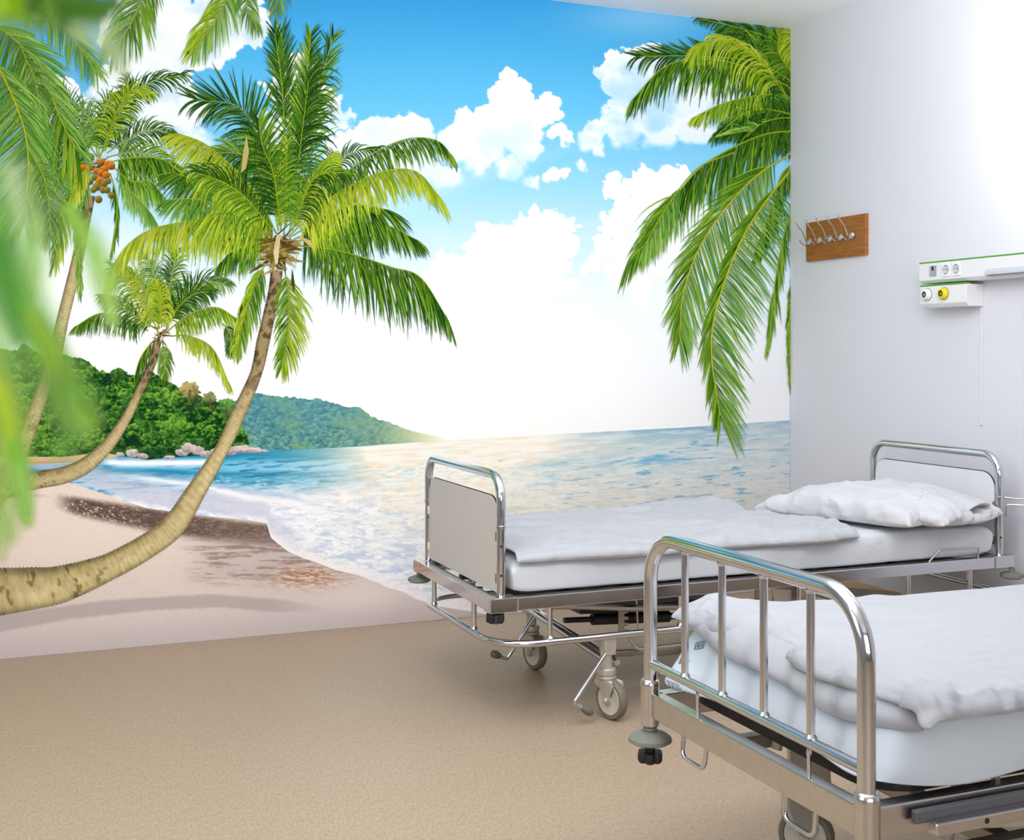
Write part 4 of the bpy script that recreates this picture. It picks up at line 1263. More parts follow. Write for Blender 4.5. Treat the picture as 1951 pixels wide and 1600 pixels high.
tube(bm, fillet([(0.54, 0.04, 0.288), (0.585, 0.04, 0.228), (1.18, 0.04, 0.228), (1.22, 0.04, 0.288)], 0.03, 6), 0.006, 10)
obj('utensil_rail', bm, M['chrome'], bedA, smooth=True)
for u, v, z0, z1 in ((0.655, 0.32, 0.22, 0.318), (0.80, 0.05, 0.10, 0.285), (1.21, 0.22, 0.26, 0.42)):
    bm = BM(); h = z1 - z0
    P = [(u, z1), (u, z0)]
    n = 4
    for k in range(n):
        za = z0 + h * k / n
        P += [(u + 0.042, za), (u + 0.042, za + h / n * 0.35), (u + 0.024, za + h / n * 0.5), (u + 0.024, za + h / n * 0.85)]
    P += [(u + 0.04, z1)]
    prism(bm, P, 'y', v, v + 0.006)
    obj('ratchet_plate', bm, M['castermetal'], bedA)
    bm = BM(); tube(bm, [(u + 0.075, v, z1 + 0.04), (u + 0.085, v, z0 - 0.01)], 0.004, 8); obj('ratchet_rod', bm, M['steel'], bedA, smooth=True)
bm = BM()
prism(bm, [(1.24, 0.412), (1.50, 0.412), (1.46, 0.372), (1.36, 0.352), (1.28, 0.372)], 'y', 0.30, 0.5)
obj('tilt_box', bm, M['dull'], bedA, bevel=0.008)
bm = BM()
box(bm, 1.335, 1.39, 0.12, 0.16, 0.235, 0.412)
obj('centre_post', bm, M['steel'], bedA, bevel=0.003)
bm = BM(); tube(bm, [(0.18, 0.66, 0.405), (0.18, 0.66, 0.375)], 0.012, 10); tube(bm, [(0.10, 0.66, 0.375), (0.20, 0.60, 0.372)], 0.009, 10)
obj('release_lever', bm, M['steel'], bedA, smooth=True)

crank(bedA, [(0.432, -0.012, 0.238), (0.302, -0.016, 0.078), (0.335, -0.016, 0.062)], (0.335, -0.016, 0.062), (0.377, -0.016, 0.036))
crank(bedA, [(0.440, 0.64, 0.240), (0.318, 0.64, 0.074), (0.292, 0.64, 0.088)], (0.292, 0.64, 0.088), (0.252, 0.64, 0.106))

# wire grab loop beside the mattress at the head
bm = BM()
tube(bm, fillet([(1.90, 0.02, ZT), (1.935, -0.004, 0.508), (2.135, -0.004, 0.508), (2.145, 0.012, 0.455)], 0.016, 5), 0.0042, 10)
obj('grab_loop', bm, M['steel'], bedA, smooth=True)
# accessory hook on the head post
bm = BM()
tube(bm, fillet([(LB - 0.03, 0.022, 0.70), (LB + 0.03, -0.02, 0.695), (LB + 0.08, -0.06, 0.69)], 0.02, 5), 0.004, 8)
tube(bm, fillet([(LB - 0.03, 0.012, 0.62), (LB - 0.03, 0.012, 0.672), (LB + 0.02, -0.04, 0.672), (LB + 0.08, -0.09, 0.672)], 0.015, 5), 0.004, 8)
obj('hook_wire', bm, M['steel'], bedA, smooth=True)

# mattress under a fitted sheet
def wrA(x, y, z):
    side = sm(0.575, 0.54, z)
    fold = (ridge(x + 0.8 * z, y, z, 9, 2, 3, 3, 1.0) * 0.011 + ridge(x - 1.5 * z, y, z, 3.5, 2, 9, 4, 6.0) * 0.009) * side
    return fold + 0.010 * (fbm(x * 3 + 5, y * 3, z * 3) - 0.5) + 0.005 * (ridge(x, y, z, 6, 9, 3, 4, 4.0) - 0.3) * (1 - side)


mA = slab('mattress', M['sheet'], 1.558, 3.690, 3.786, 4.600, lambda s, t: 0.588 + 0.006 * np.sin(s * 9), 0.466, 150, 70, p=16, pz=10, rim=0.45, wr=wrA)
tag(mA, 'white sheeted mattress on the bed along the beach mural', 'mattress')


# folded-back duvet
def topA(s, t):
    z = 0.622 + 0.014 * (fbm(s * 5, t * 3, 2.0, 3) - 0.5)
    z = z + 0.016 * np.exp(-((s - 0.925) / 0.045) ** 2) * sm(0.62, 0.98, t)
    z = z + 0.008 * np.exp(-((s - 0.76) / 0.06) ** 2) * sm(0.6, 0.95, t)
    return z - 0.015 * sm(0.5, 0.0, t)


def outA(x, y, s, t):
    y2 = y + (t < 0.5) * (0.5 - t) * 2 * (0.012 * np.sin(s * 11 + 1) - 0.004 + 0.02 * sm(0.86, 0.99, s) + 0.018 * (fbm(s * 9, 1.0, 3.0, 3) - 0.5))
    x2 = x + (s > 0.5) * (s - 0.5) * 2 * (0.04 * sm(0.45, 0.1, t) + 0.03 * np.sin(t * 7) - 0.06 * sm(0.45, 0.8, t)) + (s < 0.5) * (0.5 - s) * 2 * 0.015 * np.sin(t * 13)
    return x2, y2


def wrD(x, y, z):
    a = (x * 0.5 + y * 0.86); b = (x * 0.86 - y * 0.5)
    r = ridge(a, b, z, 4.2, 1.4, 2.0, 5, 2.0) * 0.016
    r2 = ridge(x, y, z, 1.6, 6.0, 3.0, 6, 7.0) * 0.016
    r3 = ridge(x, y, z, 11, 9.0, 6.0, 5, 3.0) * 0.008
    return r + r2 + r3 - 0.006


dA = slab('duvet', M['duvet'], 1.562, 2.955, 3.752, 4.590, topA, lambda s, t: 0.604 - 0.034 * sm(0.04, 0.0, t), 170, 110, p=9, pz=4.5, rim=0.30, wr=wrD, outl=outA)
tag(dA, 'flat white duvet folded back on the bed along the beach mural', 'duvet')

# rumpled pillow
pil = empty('pillow', (3.325, 4.12, 0.600), rz=0.30, label='large rumpled white pillow at the head of the bed along the mural', cat='pillow')


def pil_out(x, y, s, t):
    s2, t2 = s * 2 - 1, t * 2 - 1
    k = 1 - 0.10 * (1 - np.abs(t2) ** 2) * np.abs(s2) ** 3
    q = 1 - 0.07 * (1 - np.abs(s2) ** 2) * np.abs(t2) ** 3
    return x * k, y * q


def wrP(x, y, z):
    return ridge(x, y, z, 5, 3.5, 4, 5, 5.0) * 0.018 + ridge(x, y, z, 13, 7, 8, 5, 2.0) * 0.011 - 0.010


pb = slab('pillow_body', M['pillow'], -0.295, 0.295, -0.39, 0.375, lambda s, t: 0.146 - 0.045 * sm(0.5, 1.0, t) + 0.0 * s, 0.004, 90, 100, p=2.7, pz=3.2, rim=0.16, wr=wrP, outl=pil_out)
pb.parent = pil
# open end of the pillow case with a crumpled frill
def wrF(x, y, z):
    return ridge(x, y, z, 16, 12, 14, 3, 8.0) * 0.022 - 0.008


fl = slab('pillowcase_end', M['pillow'], -0.17, 0.27, -0.455, -0.20, lambda s, t: 0.075 + 0.05 * t + 0.03 * np.sin(s * 7), 0.006, 70, 60, p=3.0, pz=3.0, rim=0.30, wr=wrF)
fl.parent = pil
flap = slab('pillowcase_flap', M['pillow'], -0.10, 0.22, -0.435, -0.14, lambda s, t: 0.075 + 0.055 * t - 0.015 * np.sin(s * 6), lambda s, t: 0.062 + 0.055 * t - 0.015 * np.sin(s * 6), 50, 40, p=6, pz=3, rim=0.5, wr=lambda x, y, z: ridge(x, y, z, 9, 5, 8, 3, 1.0) * 0.010)
flap.parent = pil

# =========================== BED IN FRONT ===========================
LB2, WB2 = 2.22, 0.83
bedB = empty('hospital_bed', (1.425, 1.77, 0), label='chrome hospital bed with four-barred foot end, nearest the viewer', cat='hospital bed')
bm = BM()
box(bm, 0.0, 0.032, 0.02, WB2 - 0.02, ZT - 0.060, ZT)
box(bm, LB2 - 0.032, LB2, 0.02, WB2 - 0.02, ZT - 0.060, ZT)
box(bm, 0.02, LB2 - 0.02, 0.0, 0.036, ZT - 0.060, ZT)
box(bm, 0.02, LB2 - 0.02, WB2 - 0.036, WB2, ZT - 0.060, ZT)
fb = obj('bed_frame', bm, M['steel'], bedB, bevel=0.003)
for u, v in ((0.008, 0.004), (0.008, WB2 - 0.004), (LB2 - 0.008, 0.004), (LB2 - 0.008, WB2 - 0.004)):
    bm = BM()
    lathe(bm, [(0.018, 0.375), (0.0235, 0.378), (0.0235, 0.470), (0.0245, 0.478), (0.0225, 0.488), (0.0175, 0.492)], (u, v, 0), seg=28)
    obj('corner_socket', bm, M['steel'], fb, smooth=True)
for u, v in ((0.008, WB2 - 0.004), (0.008, 0.004), (LB2 - 0.008, 0.004), (LB2 - 0.008, WB2 - 0.004)):
    bm = BM()
    lathe(bm, [(0.019, 0.380), (0.021, 0.376), (0.016, 0.371), (0.018, 0.366), (0.015, 0.362)], (u, v, 0), seg=24)
    lathe(bm, [(0.016, 0.363), (0.040, 0.356), (0.053, 0.346), (0.054, 0.338), (0.046, 0.333), (0.014, 0.330)], (u, v, 0), seg=36)
    d = obj('buffer_disc', bm, M['rubber'], bedB, smooth=True)
    bm = BM()
    lathe(bm, [(0.013, 0.333), (0.013, 0.306)], (u, v, 0), seg=16)
    for k in range(6):
        a = 2 * PI * k / 6
        lathe(bm, [(0, 0.312), (0.012, 0.311), (0.014, 0.303), (0.014, 0.292), (0.010, 0.286), (0, 0.286)], (u + 0.019 * math.cos(a), v + 0.019 * math.sin(a), 0), seg=12)
    obj('star_knob', bm, M['black'], d, smooth=True)


def barred_end(u, name):
    bm = BM()
    v0, v1 = 0.006, WB2 - 0.006
    arch(bm, u, v0, v1, 0.488, 0.848, 0.0172, 0.115)
    tube(bm, [(u, v0, 0.530), (u, v1, 0.530)], 0.0120, 16)
    o = obj(name, bm, M['chrome'], bedB, smooth=True)
    for k in range(4):
        v = v0 + (v1 - v0) * (0.205 + 0.197 * k)
        bm = BM(); tube(bm, [(u, v, 0.535), (u, v, 0.845)], 0.0088, 14)
        lathe(bm, [(0.0135, 0.541), (0.0088, 0.548)], (u, v, 0), seg=14); lathe(bm, [(0.0088, 0.826), (0.0120, 0.834)], (u, v, 0), seg=14)
        obj('upright_bar', bm, M['chrome'], o, smooth=True)
    for v in (0.18, 0.60):
        bm = BM()
        lathe(bm, [(0.004, 0.518), (0.0055, 0.508), (0.004, 0.500), (0.004, 0.46)], (u, v, 0), seg=10)
        obj('stop_pin', bm, M['chrome'], o, smooth=True)


barred_end(0.008, 'footboard')
barred_end(LB2 - 0.008, 'headboard')
# dark hoop of the mattress base
bm = BM()
pts = fillet([(0.082, 0.055, 0.470), (2.10, 0.055, 0.470), (2.10, 0.775, 0.470), (0.082, 0.775, 0.470)], 0.09, 8, closed=True)
n = len(pts)
ringv = []
for i, p in enumerate(pts):
    t = (pts[(i + 1) % n] - pts[i - 1]).normalized(); s = Vector((t.y, -t.x, 0))
    ringv.append([bm.verts.new(p + s * a + Vector((0, 0, b))) for a, b in ((0.005, 0.014), (-0.005, 0.014), (-0.005, -0.014), (0.005, -0.014))])
for i in range(n):
    A, Bq = ringv[i], ringv[(i + 1) % n]
    for k in range(4):
        bm.faces.new((A[k], A[(k + 1) % 4], Bq[(k + 1) % 4], Bq[k]))
hoop = obj('mattress_hoop', bm, M['dark'], bedB)
for k in range(8):
    u = 0.15 + k * 0.26
    bm = BM(); box(bm, u, u + 0.05, 0.055, 0.775, 0.462, 0.470); obj('base_slat', bm, M['dark'], bedB)
for u in (0.34, 1.0, 1.7):
    for v in (0.03, 0.785):
        bm = BM(); box(bm, u, u + 0.012, v, v + 0.012, 0.455, 0.476); obj('base_bracket', bm, M['dull'], bedB)
# side accessory rails
bm = BM(); box(bm, 0.10, 1.6, -0.020, -0.006, 0.425, 0.450); obj('side_rail', bm, M['midgrey'], bedB, bevel=0.003)
bm = BM(); box(bm, 0.125, 1.6, -0.046, -0.020, 0.408, 0.432)
sr = obj('accessory_rail', bm, M['steel'], bedB, bevel=0.003)
for u in (0.245, 0.75, 1.2):
    bm = BM()
    lathe(bm, [(0, -0.0465), (0.0055, -0.0465), (0.0055, -0.044)], (u, 0, 0.421), (0, 1, 0), 14)
    obj('screw_hole', bm, M['black'], sr)
# hanging wire loops under the foot beam
for v in (0.215, 0.625):
    bm = BM()
    tube(bm, fillet([(0.016, v - 0.05, ZT - 0.058), (0.010, v - 0.05, ZT - 0.115), (0.010, v + 0.05, ZT - 0.115), (0.016, v + 0.05, ZT - 0.058)], 0.02, 6), 0.0052, 10)
    obj('wire_loop', bm, M['chrome'], bedB, smooth=True)
# chassis and castors
bm = BM()
for v in (0.05, WB2 - 0.05):
    box(bm, 0.18, LB2 - 0.18, v - 0.018, v + 0.018, 0.300, 0.335)
for u in (0.40, 1.80):
    box(bm, u - 0.02, u + 0.02, 0.05, WB2 - 0.05, 0.296, 0.331)
obj('chassis', bm, M['dull'], bedB, bevel=0.003)
for u in (0.30, 1.85):
    for v in (0.12, WB2 - 0.12):
        bm = BM(); tube(bm, [(u, v, 0.315), (u + 0.04, v, 0.465)], 0.014, 12); obj('lift_column', bm, M['castermetal'], bedB, smooth=True)
bm = BM()
prism(bm, [(0.30, 0.400), (0.52, 0.400), (0.52, 0.19), (0.47, 0.19), (0.45, 0.35), (0.30, 0.37)], 'y', 0.028, 0.05)
obj('leg_plate', bm, M['castermetal'], bedB, bevel=0.004)
bm = BM(); bar(bm, (0.16, 0.10, 0.392), (0.62, 0.10, 0.315), 0.014, 0.026); obj('lift_link', bm, M['edge'], bedB)
for (u, v, a) in ((0.44, 0.03, 1.3), (0.40, WB2 - 0.06, 2.3), (1.80, 0.05, 0.8), (1.80, WB2 - 0.05, 2.6)):
    c = caster(bedB, u, v, a, 0.31, wheel_d=0.142)
# rounded guard over the far foot castor
bm = BM()
G = [(0.085 * math.cos(math.radians(t)), 0.085 * math.sin(math.radians(t))) for t in range(-25, 181, 12)]
cu, cz = 0.405, 0.10
prism(bm, [(cu - 0.06, 0.300), (cu + 0.06, 0.300), (cu + 0.066, 0.20), (cu + 0.052, 0.13), (cu + 0.02, 0.085), (cu - 0.012, 0.075), (cu - 0.03, 0.085), (cu - 0.062, 0.15), (cu - 0.070, 0.22)], 'y', WB2 - 0.115, WB2 - 0.110)
obj('caster_guard', bm, M['castermetal'], bedB, bevel=0.002)


def wrB(x, y, z):
    side = sm(0.60, 0.57, z)
    f = (ridge(x + z, y + z, z, 3.2, 3.4, 5, 4, 6.0) * 0.018 + ridge(x * 0.7 + z, y * 0.7 - z, z, 7, 7, 9, 5, 2.0) * 0.009) * side
    return f + 0.008 * (fbm(x * 4, y * 4, z * 4, 4) - 0.5)


def botB(s, t):
    return 0.489 - 0.0 * s


mB = slab('mattress', M['bluish'], 1.562, 3.56, 1.820, 2.575, 0.618, botB, 150, 70, p=14, pz=9, rim=0.42, wr=wrB)
tag(mB, 'bluish white sheeted mattress on the barred bed nearest the viewer', 'mattress')


def flap_mesh(name, mat, rows, parent, th=0.004, wr=0.006):
    """draped cloth from rows of 3-D control points, smoothly subdivided"""
    R = np.array(rows, float)
    bm = BM()
    vs = [[bm.verts.new(p) for p in r] for r in R]
    for i in range(R.shape[0] - 1):
        for j in range(R.shape[1] - 1):
            bm.faces.new((vs[i][j], vs[i][j + 1], vs[i + 1][j + 1], vs[i + 1][j]))
    o = obj(name, bm, mat, parent, smooth=True, angle=180)
    m = o.modifiers.new('sub', 'SUBSURF'); m.levels = 3; m.render_levels = 3
    m = o.modifiers.new('thick', 'SOLIDIFY'); m.thickness = th; m.offset = 0
    return o


# loose sheet drape over the foot end of the mattress with stamped marks
drape = flap_mesh('sheet_drape', M['bluish'], [
    [(1.580, 2.590, 0.618), (1.570, 2.50, 0.620), (1.565, 2.38, 0.620), (1.565, 2.2, 0.619), (1.565, 2.0, 0.618), (1.565, 1.87, 0.616), (1.585, 1.800, 0.612), (1.66, 1.785, 0.606), (1.85, 1.785, 0.606), (2.1, 1.785, 0.606), (2.7, 1.785, 0.606), (3.4, 1.785, 0.606)],
    [(1.535, 2.590, 0.580), (1.532, 2.50, 0.587), (1.527, 2.38, 0.585), (1.525, 2.2, 0.582), (1.522, 2.0, 0.58), (1.520, 1.87, 0.58), (1.535, 1.790, 0.575), (1.66, 1.774, 0.570), (1.85, 1.778, 0.572), (2.1, 1.774, 0.57), (2.7, 1.774, 0.57), (3.4, 1.774, 0.57)],
    [(1.515, 2.585, 0.542), (1.515, 2.50, 0.548), (1.514, 2.38, 0.545), (1.517, 2.2, 0.535), (1.512, 2.0, 0.535), (1.510, 1.87, 0.53), (1.522, 1.786, 0.527), (1.66, 1.768, 0.528), (1.85, 1.775, 0.535), (2.1, 1.770, 0.54), (2.7, 1.770, 0.54), (3.4, 1.770, 0.54)],
    [(1.478, 2.575, 0.512), (1.490, 2.50, 0.512), (1.502, 2.38, 0.506), (1.508, 2.2, 0.500), (1.504, 2.0, 0.502), (1.496, 1.87, 0.498), (1.510, 1.790, 0.498), (1.66, 1.766, 0.494), (1.85, 1.776, 0.508), (2.1, 1.770, 0.522), (2.7, 1.770, 0.522), (3.4, 1.770, 0.52)],
    [(1.436, 2.548, 0.489), (1.456, 2.49, 0.489), (1.490, 2.38, 0.489), (1.497, 2.2, 0.489), (1.494, 2.0, 0.489), (1.474, 1.875, 0.478), (1.506, 1.800, 0.489), (1.64, 1.768, 0.470), (1.82, 1.776, 0.486), (2.1, 1.774, 0.506), (2.7, 1.774, 0.506), (3.4, 1.774, 0.50)],
], mB)


def topB(s, t):
    z = 0.664 + 0.010 * (fbm(s * 4, t * 3, 6.0, 3) - 0.5) - 0.040 * sm(0.12, 0.5, s) * (0.5 + 0.5 * t)
    z = z - 0.014 * sm(0.35, 0.0, t) + 0.030 * np.exp(-((s - 0.05) / 0.035) ** 2 - ((t - 0.93) / 0.12) ** 2) + 0.018 * np.exp(-((s - 0.06) / 0.03) ** 2 - ((t - 0.70) / 0.06) ** 2)
    return z


def outB(x, y, s, t):
    ex = (s < 0.5) * (0.5 - s) * 2
    x2 = x + ex * (0.020 * np.sin(t * 9 + 2) + 0.05 * (fbm(t * 7, 0.4, 2.0, 3) - 0.5) + 0.03 * sm(0.35, 0.6, t) * sm(0.85, 0.6, t))
    ey = (t < 0.5) * (0.5 - t) * 2
    y2 = y + ey * 0.03 * (fbm(s * 12, 0.9, 4.0, 3) - 0.5)
    return x2, y2


def wrE(x, y, z):
    edge = sm(1.80, 1.50, x) + sm(1.92, 1.74, y)
    a = x * 0.3 + y * 0.95; b = x * 0.95 - y * 0.3
    r = ridge(a, b, z, 7.0, 2.2, 5.0, 4, 1.0) * 0.012
    r2 = ridge(x, y, z, 14, 12.0, 9.0, 3, 3.0) * 0.014 * edge
    r3 = ridge(x, y + 0.12 * x, z, 3, 20.0, 6.0, 5, 5.0) * 0.005
    return r + r2 + r3 - 0.006


M['duvetB'] = cloth_mat('white_duvet_front', (176, 179, 185))
dB = slab('duvet', M['duvetB'], 1.525, 3.50, 1.738, 2.592, topB, lambda s, t: 0.640 - 0.036 * sm(0.035, 0.0, t) - 0.015 * sm(0.008, 0.0, s), 260, 150, p=10, pz=4.2, rim=0.26, wr=wrE, outl=outB)
tag(dB, 'thick white duvet with rumpled hem on the barred bed nearest the viewer', 'duvet')
# rolled hem lying along the foot edge
hem = flap_mesh('duvet_hem', M['duvetB'], [
    [(1.577, 2.585, 0.672), (1.552, 2.47, 0.680), (1.566, 2.34, 0.660), (1.560, 2.22, 0.655), (1.562, 2.10, 0.655), (1.562, 1.97, 0.650), (1.572, 1.87, 0.646), (1.610, 1.80, 0.645)],
    [(1.540, 2.595, 0.655), (1.516, 2.47, 0.664), (1.530, 2.34, 0.640), (1.522, 2.22, 0.638), (1.524, 2.10, 0.630), (1.517, 1.97, 0.634), (1.525, 1.87, 0.632), (1.570, 1.768, 0.632)],
    [(1.525, 2.590, 0.628), (1.496, 2.47, 0.636), (1.506, 2.34, 0.606), (1.496, 2.22, 0.606), (1.498, 2.10, 0.600), (1.488, 1.97, 0.598), (1.496, 1.87, 0.600), (1.548, 1.752, 0.606)],
    [(1.540, 2.578, 0.612), (1.510, 2.47, 0.616), (1.512, 2.36, 0.584), (1.508, 2.24, 0.598), (1.506, 2.10, 0.586), (1.500, 1.97, 0.566), (1.510, 1.88, 0.578), (1.563, 1.765, 0.586)],
], dB, th=0.006)


# laundry stamps: small outlined boxes with woven strokes
def stamp(p, ux, uz, size, parent):
    ux, uz = Vector(ux).normalized(), Vector(uz).normalized(); p = Vector(p); nrm = ux.cross(uz)
    bm = BM()
    def seg(a, b, w=0.0014):
        a3 = p + ux * a[0] * size + uz * a[1] * size; b3 = p + ux * b[0] * size + uz * b[1] * size
        bar(bm, a3, b3, w, 0.0006, nrm)
    for a, b in (((0, 0), (1, 0)), ((1, 0), (1, .5)), ((1, .5), (0, .5)), ((0, .5), (0, 0)), ((.12, .08), (.12, .42)), ((.25, .08), (.45, .42)), ((.25, .42), (.45, .08)), ((.55, .08), (.55, .42)),
                 ((.7, .08), (.88, .42)), ((.7, .42), (.88, .08))):
        seg(a, b)
    obj('laundry_stamp', bm, M['ink'], parent)


bpy.context.view_layer.update()
_ev = drape.evaluated_get(bpy.context.evaluated_depsgraph_get())
for y, z, ang, size in ((2.535, 0.607, 0.35, 0.036), (2.562, 0.565, 0.5, 0.034), (2.52, 0.518, -0.10, 0.044), (2.545, 0.497, 0.12, 0.046), (1.93, 0.508, 0.2, 0.038)):
    ok, hit, nrm, _ = _ev.ray_cast(Vector((1.2, y, z)), Vector((1, 0, -0.12)).normalized())
    if not ok: continue
    if nrm.x > 0: nrm = -nrm
    ux = (Vector((0, -1, 0)) - nrm * nrm.dot(Vector((0, -1, 0)))).normalized()
    uz = nrm.cross(ux) if nrm.cross(ux).z > 0 else ux.cross(nrm)
    d1 = ux * math.cos(ang) + uz * math.sin(ang); d2 = uz * math.cos(ang) - ux * math.sin(ang)
    stamp(hit + nrm * 0.0022, d1, d2, size, mB)

# ------------------------------------------------------------------ things on the right wall
# coat rack
rack = empty('coat_hook_rail', (WALL_X, 5.06, 1.79), label='brown wooden coat board with five chrome hooks on the white wall', cat='coat rack')
bm = BM(); box(bm, -0.022, 0, -0.242, 0.242, 0, 0.207)
obj('board', bm, M['wood'], rack, bevel=0.001)
for k in range(5):
    y = 0.205 - 0.0875 * k - 0.008
    z = 0.105
    bm = BM()
    lathe(bm, [(0.0, 0.004), (0.012, 0.003), (0.017, -0.001), (0.019, -0.006), (0.019, -0.012), (0.012, -0.017), (0, -0.017)], (-0.024 - 0.014, y, z), (-1, 0, 0), 20)
    hk = obj('hook', bm, M['chrome'], rack, smooth=True)
    bm = BM()
    P = spline([(-0.034, 0.0), (-0.056, -0.002), (-0.066, 0.022), (-0.082, 0.052), (-0.108, 0.078), (-0.118, 0.108)], 22)
    tube(bm, [(p[0], y, z + p[1]) for p in P], 0.0036, 10)
    lathe(bm, [(0, -0.005), (0.005, -0.003), (0.0058, 0.002), (0.004, 0.006), (0, 0.007)], (-0.118, y, z + 0.110), (0, 0, 1), 12)
    obj('upper_prong', bm, M['chrome'], hk, smooth=True)
    bm = BM()
    P = spline([(-0.036, -0.004), (-0.050, -0.020), (-0.068, -0.022), (-0.088, -0.008), (-0.096, 0.006)], 16)
    tube(bm, [(p[0], y, z + p[1]) for p in P], 0.0034, 10)
    obj('lower_prong', bm, M['chrome'], hk, smooth=True)

# bed-head rail with sockets
RT, RB = 1.715, 1.616
railE = empty('bedhead_rail', (WALL_X, 4.34, 1.616), label='long white bedhead service rail with green top strip and sockets', cat='service rail')
Y1 = 4.34
bm = BM()
prism(bm, [(0, 0), (-0.085, 0), (-0.10, 0.014), (-0.10, 0.092), (-0.02, 0.092), (-0.02, 0.06), (0, 0.06)], 'y', -3.2, 0)
rb = obj('rail_body', bm, M['rail'], railE, bevel=0.002)
bm = BM(); box(bm, -0.101, -0.083, -3.2, -0.002, 0.0915, 0.0975); obj('green_strip', bm, M['green'], railE)


def outlet_at(y, z):
    bm = BM(); box(bm, -0.105, -0.10, y - 0.026, y + 0.026, z - 0.031, z + 0.031)
    o = obj('socket', bm, M['white'], railE, bevel=0.003)
    bm = BM(); lathe(bm, [(0.0225, 0.0004), (0.0225, 0.0016), (0.020, 0.0018), (0.0185, 0.0007), (0, 0.0007)], (-0.105, y, z), (-1, 0, 0), 28)
    obj('socket_well', bm, M['socketgrey'], o, smooth=True)
    bm = BM()
    for a, b in ((-0.0085, 0), (0.0085, 0)):
        lathe(bm, [(0.0028, 0), (0.0028, 0.0004), (0, 0.0004)], (-0.1060, y + a, z + b), (-1, 0, 0), 10)
    for s in (-1, 1):
        box(bm, -0.1068, -0.105, y - 0.003, y + 0.003, z + s * 0.017 - 0.002, z + s * 0.017 + 0.002)
    obj('socket_contact', bm, M['dark'], o)


outlet_at(-0.175, 0.055); outlet_at(-0.238, 0.055)
bm = BM(); box(bm, -0.104, -0.10, -0.113, -0.070, 0.030, 0.078)
sw = obj('call_switch', bm, M['teal'], railE, bevel=0.002)
bm = BM(); box(bm, -0.1055, -0.104, -0.098, -0.086, 0.056, 0.075); obj('switch_button', bm, M['black'], sw, bevel=0.001)
bm = BM(); box(bm, -0.1052, -0.104, -0.082, -0.073, 0.034, 0.072); obj('switch_plate', bm, simple('pink_grey', (186, 168, 172), 0.5), sw)
# recessed reading light grille on the lower edge
bm = BM()
prism(bm, [(-0.100, 0.012), (-0.112, 0.016), (-0.112, 0.028), (-0.104, 0.042), (-0.100, 0.042)], 'y', -1.2, -0.415)
lg = obj('reading_light', bm, M['socketgrey'], railE, bevel=0.002)
bm = BM(); box(bm, -0.1135, -0.100, -1.2, -0.43, 0.0105, 0.0145); obj('light_edge', bm, M['dull'], lg)

# gas outlet box below it
gas = empty('gas_outlet_box', (WALL_X, 4.19, 1.505), label='small white gas outlet box with white and yellow couplings under the service rail', cat='outlet box')
bm = BM(); prism(bm, [(0, 0), (-0.085, 0.0), (-0.1, 0.018), (-0.1, 0.098), (0, 0.098)], 'y', -0.145, 0.145)
obj('box_body', bm, M['rail'], gas, bevel=0.003)
bm = BM(); box(bm, -0.101, -0.075, -0.143, 0.143, 0.098, 0.1045); obj('green_strip', bm, M['green'], gas)
for y, m, lb in ((0.095, M['white'], 'white gas coupling'), (-0.010, M['yellow'], 'yellow gas coupling')):
    bm = BM()
    lathe(bm, [(0.027, 0), (0.027, 0.004), (0.0245, 0.006), (0.0245, 0.010), (0.021, 0.020), (0.015, 0.022), (0.014, 0.020)], (-0.1, y, 0.060), (-1, 0, 0), 32)
    cp = obj('gas_coupling', bm, m, gas, smooth=True); cp['label'] = lb
    bm = BM()
    lathe(bm, [(0.0272, 0.0015), (0.0285, 0.002), (0.0285, 0.0005), (0.0272, 0.0005)], (-0.1, y, 0.060), (-1, 0, 0), 32)
    lathe(bm, [(0.0142, 0.0205), (0.012, 0.0205), (0.009, 0.014), (0, 0.014)], (-0.1, y, 0.060), (-1, 0, 0), 24)
    ct = obj('coupling_core', bm, M['dark'], cp, smooth=True)
    bm = BM()
    lathe(bm, [(0.0065, 0.012), (0.0065, 0.0205), (0.0035, 0.021), (0.003, 0.016)], (-0.1, y, 0.060), (-1, 0, 0), 18)
    obj('coupling_pin', bm, M['chrome'], cp, smooth=True)
# slim white cable cover going down from the box
bm = BM(); box(bm, WALL_X - 0.006, WALL_X, 4.050, 4.066, 0.98, 1.505)
o = obj('cord_cover', bm, M['wall'], bevel=0.002); tag(o, 'slim white cable cover running down the wall below the gas outlet box', 'cable cover')
# ------------------------------------------------------------------ camera and light
cam = bpy.data.cameras.new('camera'); co = bpy.data.objects.new('camera', cam); COL.objects.link(co)
co.location = (0, 0, CAM_H); co.rotation_euler = (PI / 2, 0, -YAW)
cam.sensor_width = 36; cam.sensor_fit = 'HORIZONTAL'; cam.lens = FPX / 1951 * 36
cam.shift_y = -(800 - HZ) / 1951; cam.shift_x = 0
cam.clip_start = 0.05
bpy.context.scene.camera = co


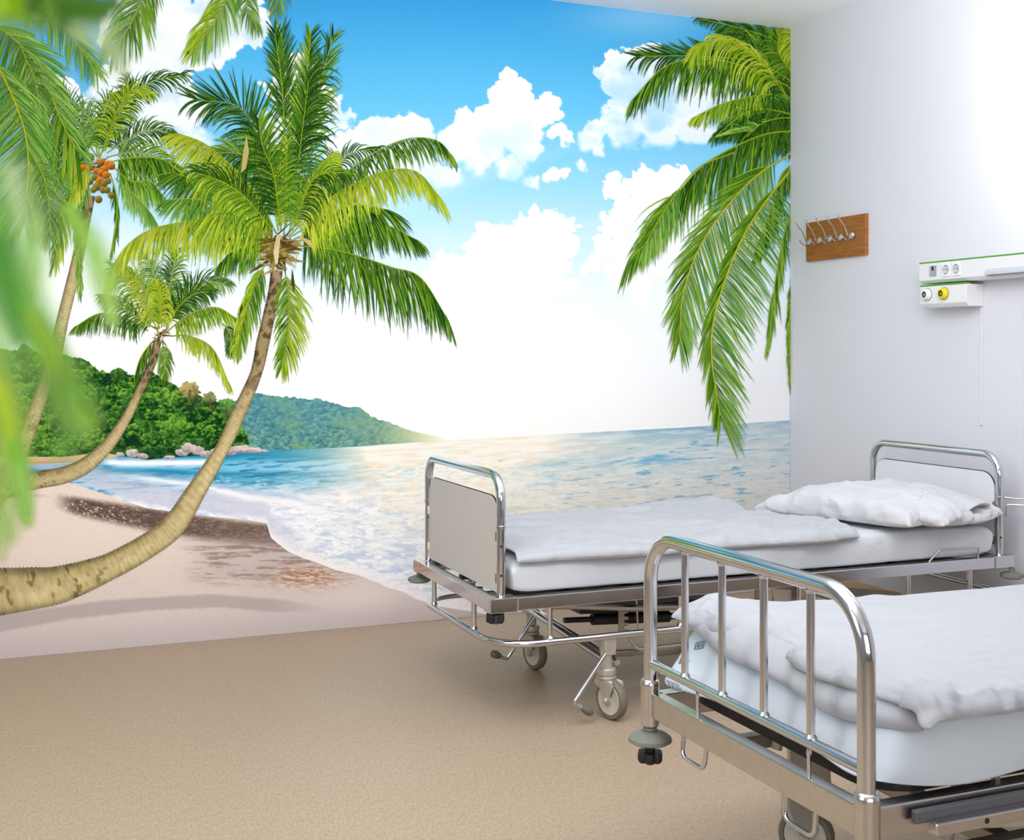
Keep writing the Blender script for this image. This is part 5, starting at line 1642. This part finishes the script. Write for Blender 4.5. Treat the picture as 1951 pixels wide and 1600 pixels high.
def area(name, loc, rot, sx, sy, power, col=(1, 1, 1)):
    l = bpy.data.lights.new(name, 'AREA'); l.shape = 'RECTANGLE'; l.size = sx; l.size_y = sy; l.energy = power * 0.645; l.color = col
    o = bpy.data.objects.new(name, l); COL.objects.link(o); o.location = loc; o.rotation_euler = rot
    return o


def aim(o, t):
    d = Vector(t) - o.location
    o.rotation_euler = d.to_track_quat('-Z', 'Y').to_euler()


# added fill lamps without a visible source, then the bed-head uplighter
k = area('rear_fill', (0.4, -2.3, 1.75), (0, 0, 0), 3.6, 2.0, 108, (0.97, 0.985, 1.0)); aim(k, (1.3, 5.4, 1.6))  # added fill from behind the viewer; the rear wall has no window
k = area('left_fill', (-1.6, 2.2, 1.9), (0, 0, 0), 2.6, 1.4, 78, (0.97, 0.985, 1.0)); aim(k, (3.9, 4.9, 2.3))  # added fill from the left, aimed at the right wall by the corner
k = area('mural_fill', (0.9, 1.9, 2.25), (0, 0, 0), 4.4, 0.5, 55, (1.0, 0.99, 0.985)); aim(k, (1.1, 5.48, 0.95))  # added lamp above the view, brightens the mural
k = area('corner_fill', (2.4, 2.9, 2.35), (0, 0, 0), 1.2, 0.8, 18, (0.97, 0.985, 1.0)); aim(k, (3.9, 5.1, 2.55))  # added lamp out of view, lifts the dim upper right corner
k = area('ceiling_fill', (0.7, 2.3, 2.40), (PI, 0, 0), 2.6, 2.4, 122, (0.97, 0.985, 1.0))  # added upward lamp, brightens the ceiling and its bounce
k = area('bedhead_uplight', (3.845, 3.30, 1.725), (0, 0, 0), 0.04, 1.42, 46, (1, 1, 1)); aim(k, (3.96, 3.30, 1.81))

sc = bpy.context.scene
w = bpy.data.worlds.new('world'); sc.world = w; w.use_nodes = True
w.node_tree.nodes['Background'].inputs[0].default_value = (0.8, 0.85, 0.9, 1)
w.node_tree.nodes['Background'].inputs[1].default_value = 0.4
sc.view_settings.view_transform = 'Standard'
sc.view_settings.look = 'None'
sc.cycles.transparent_max_bounces = 24
sc.cycles.max_bounces = 8
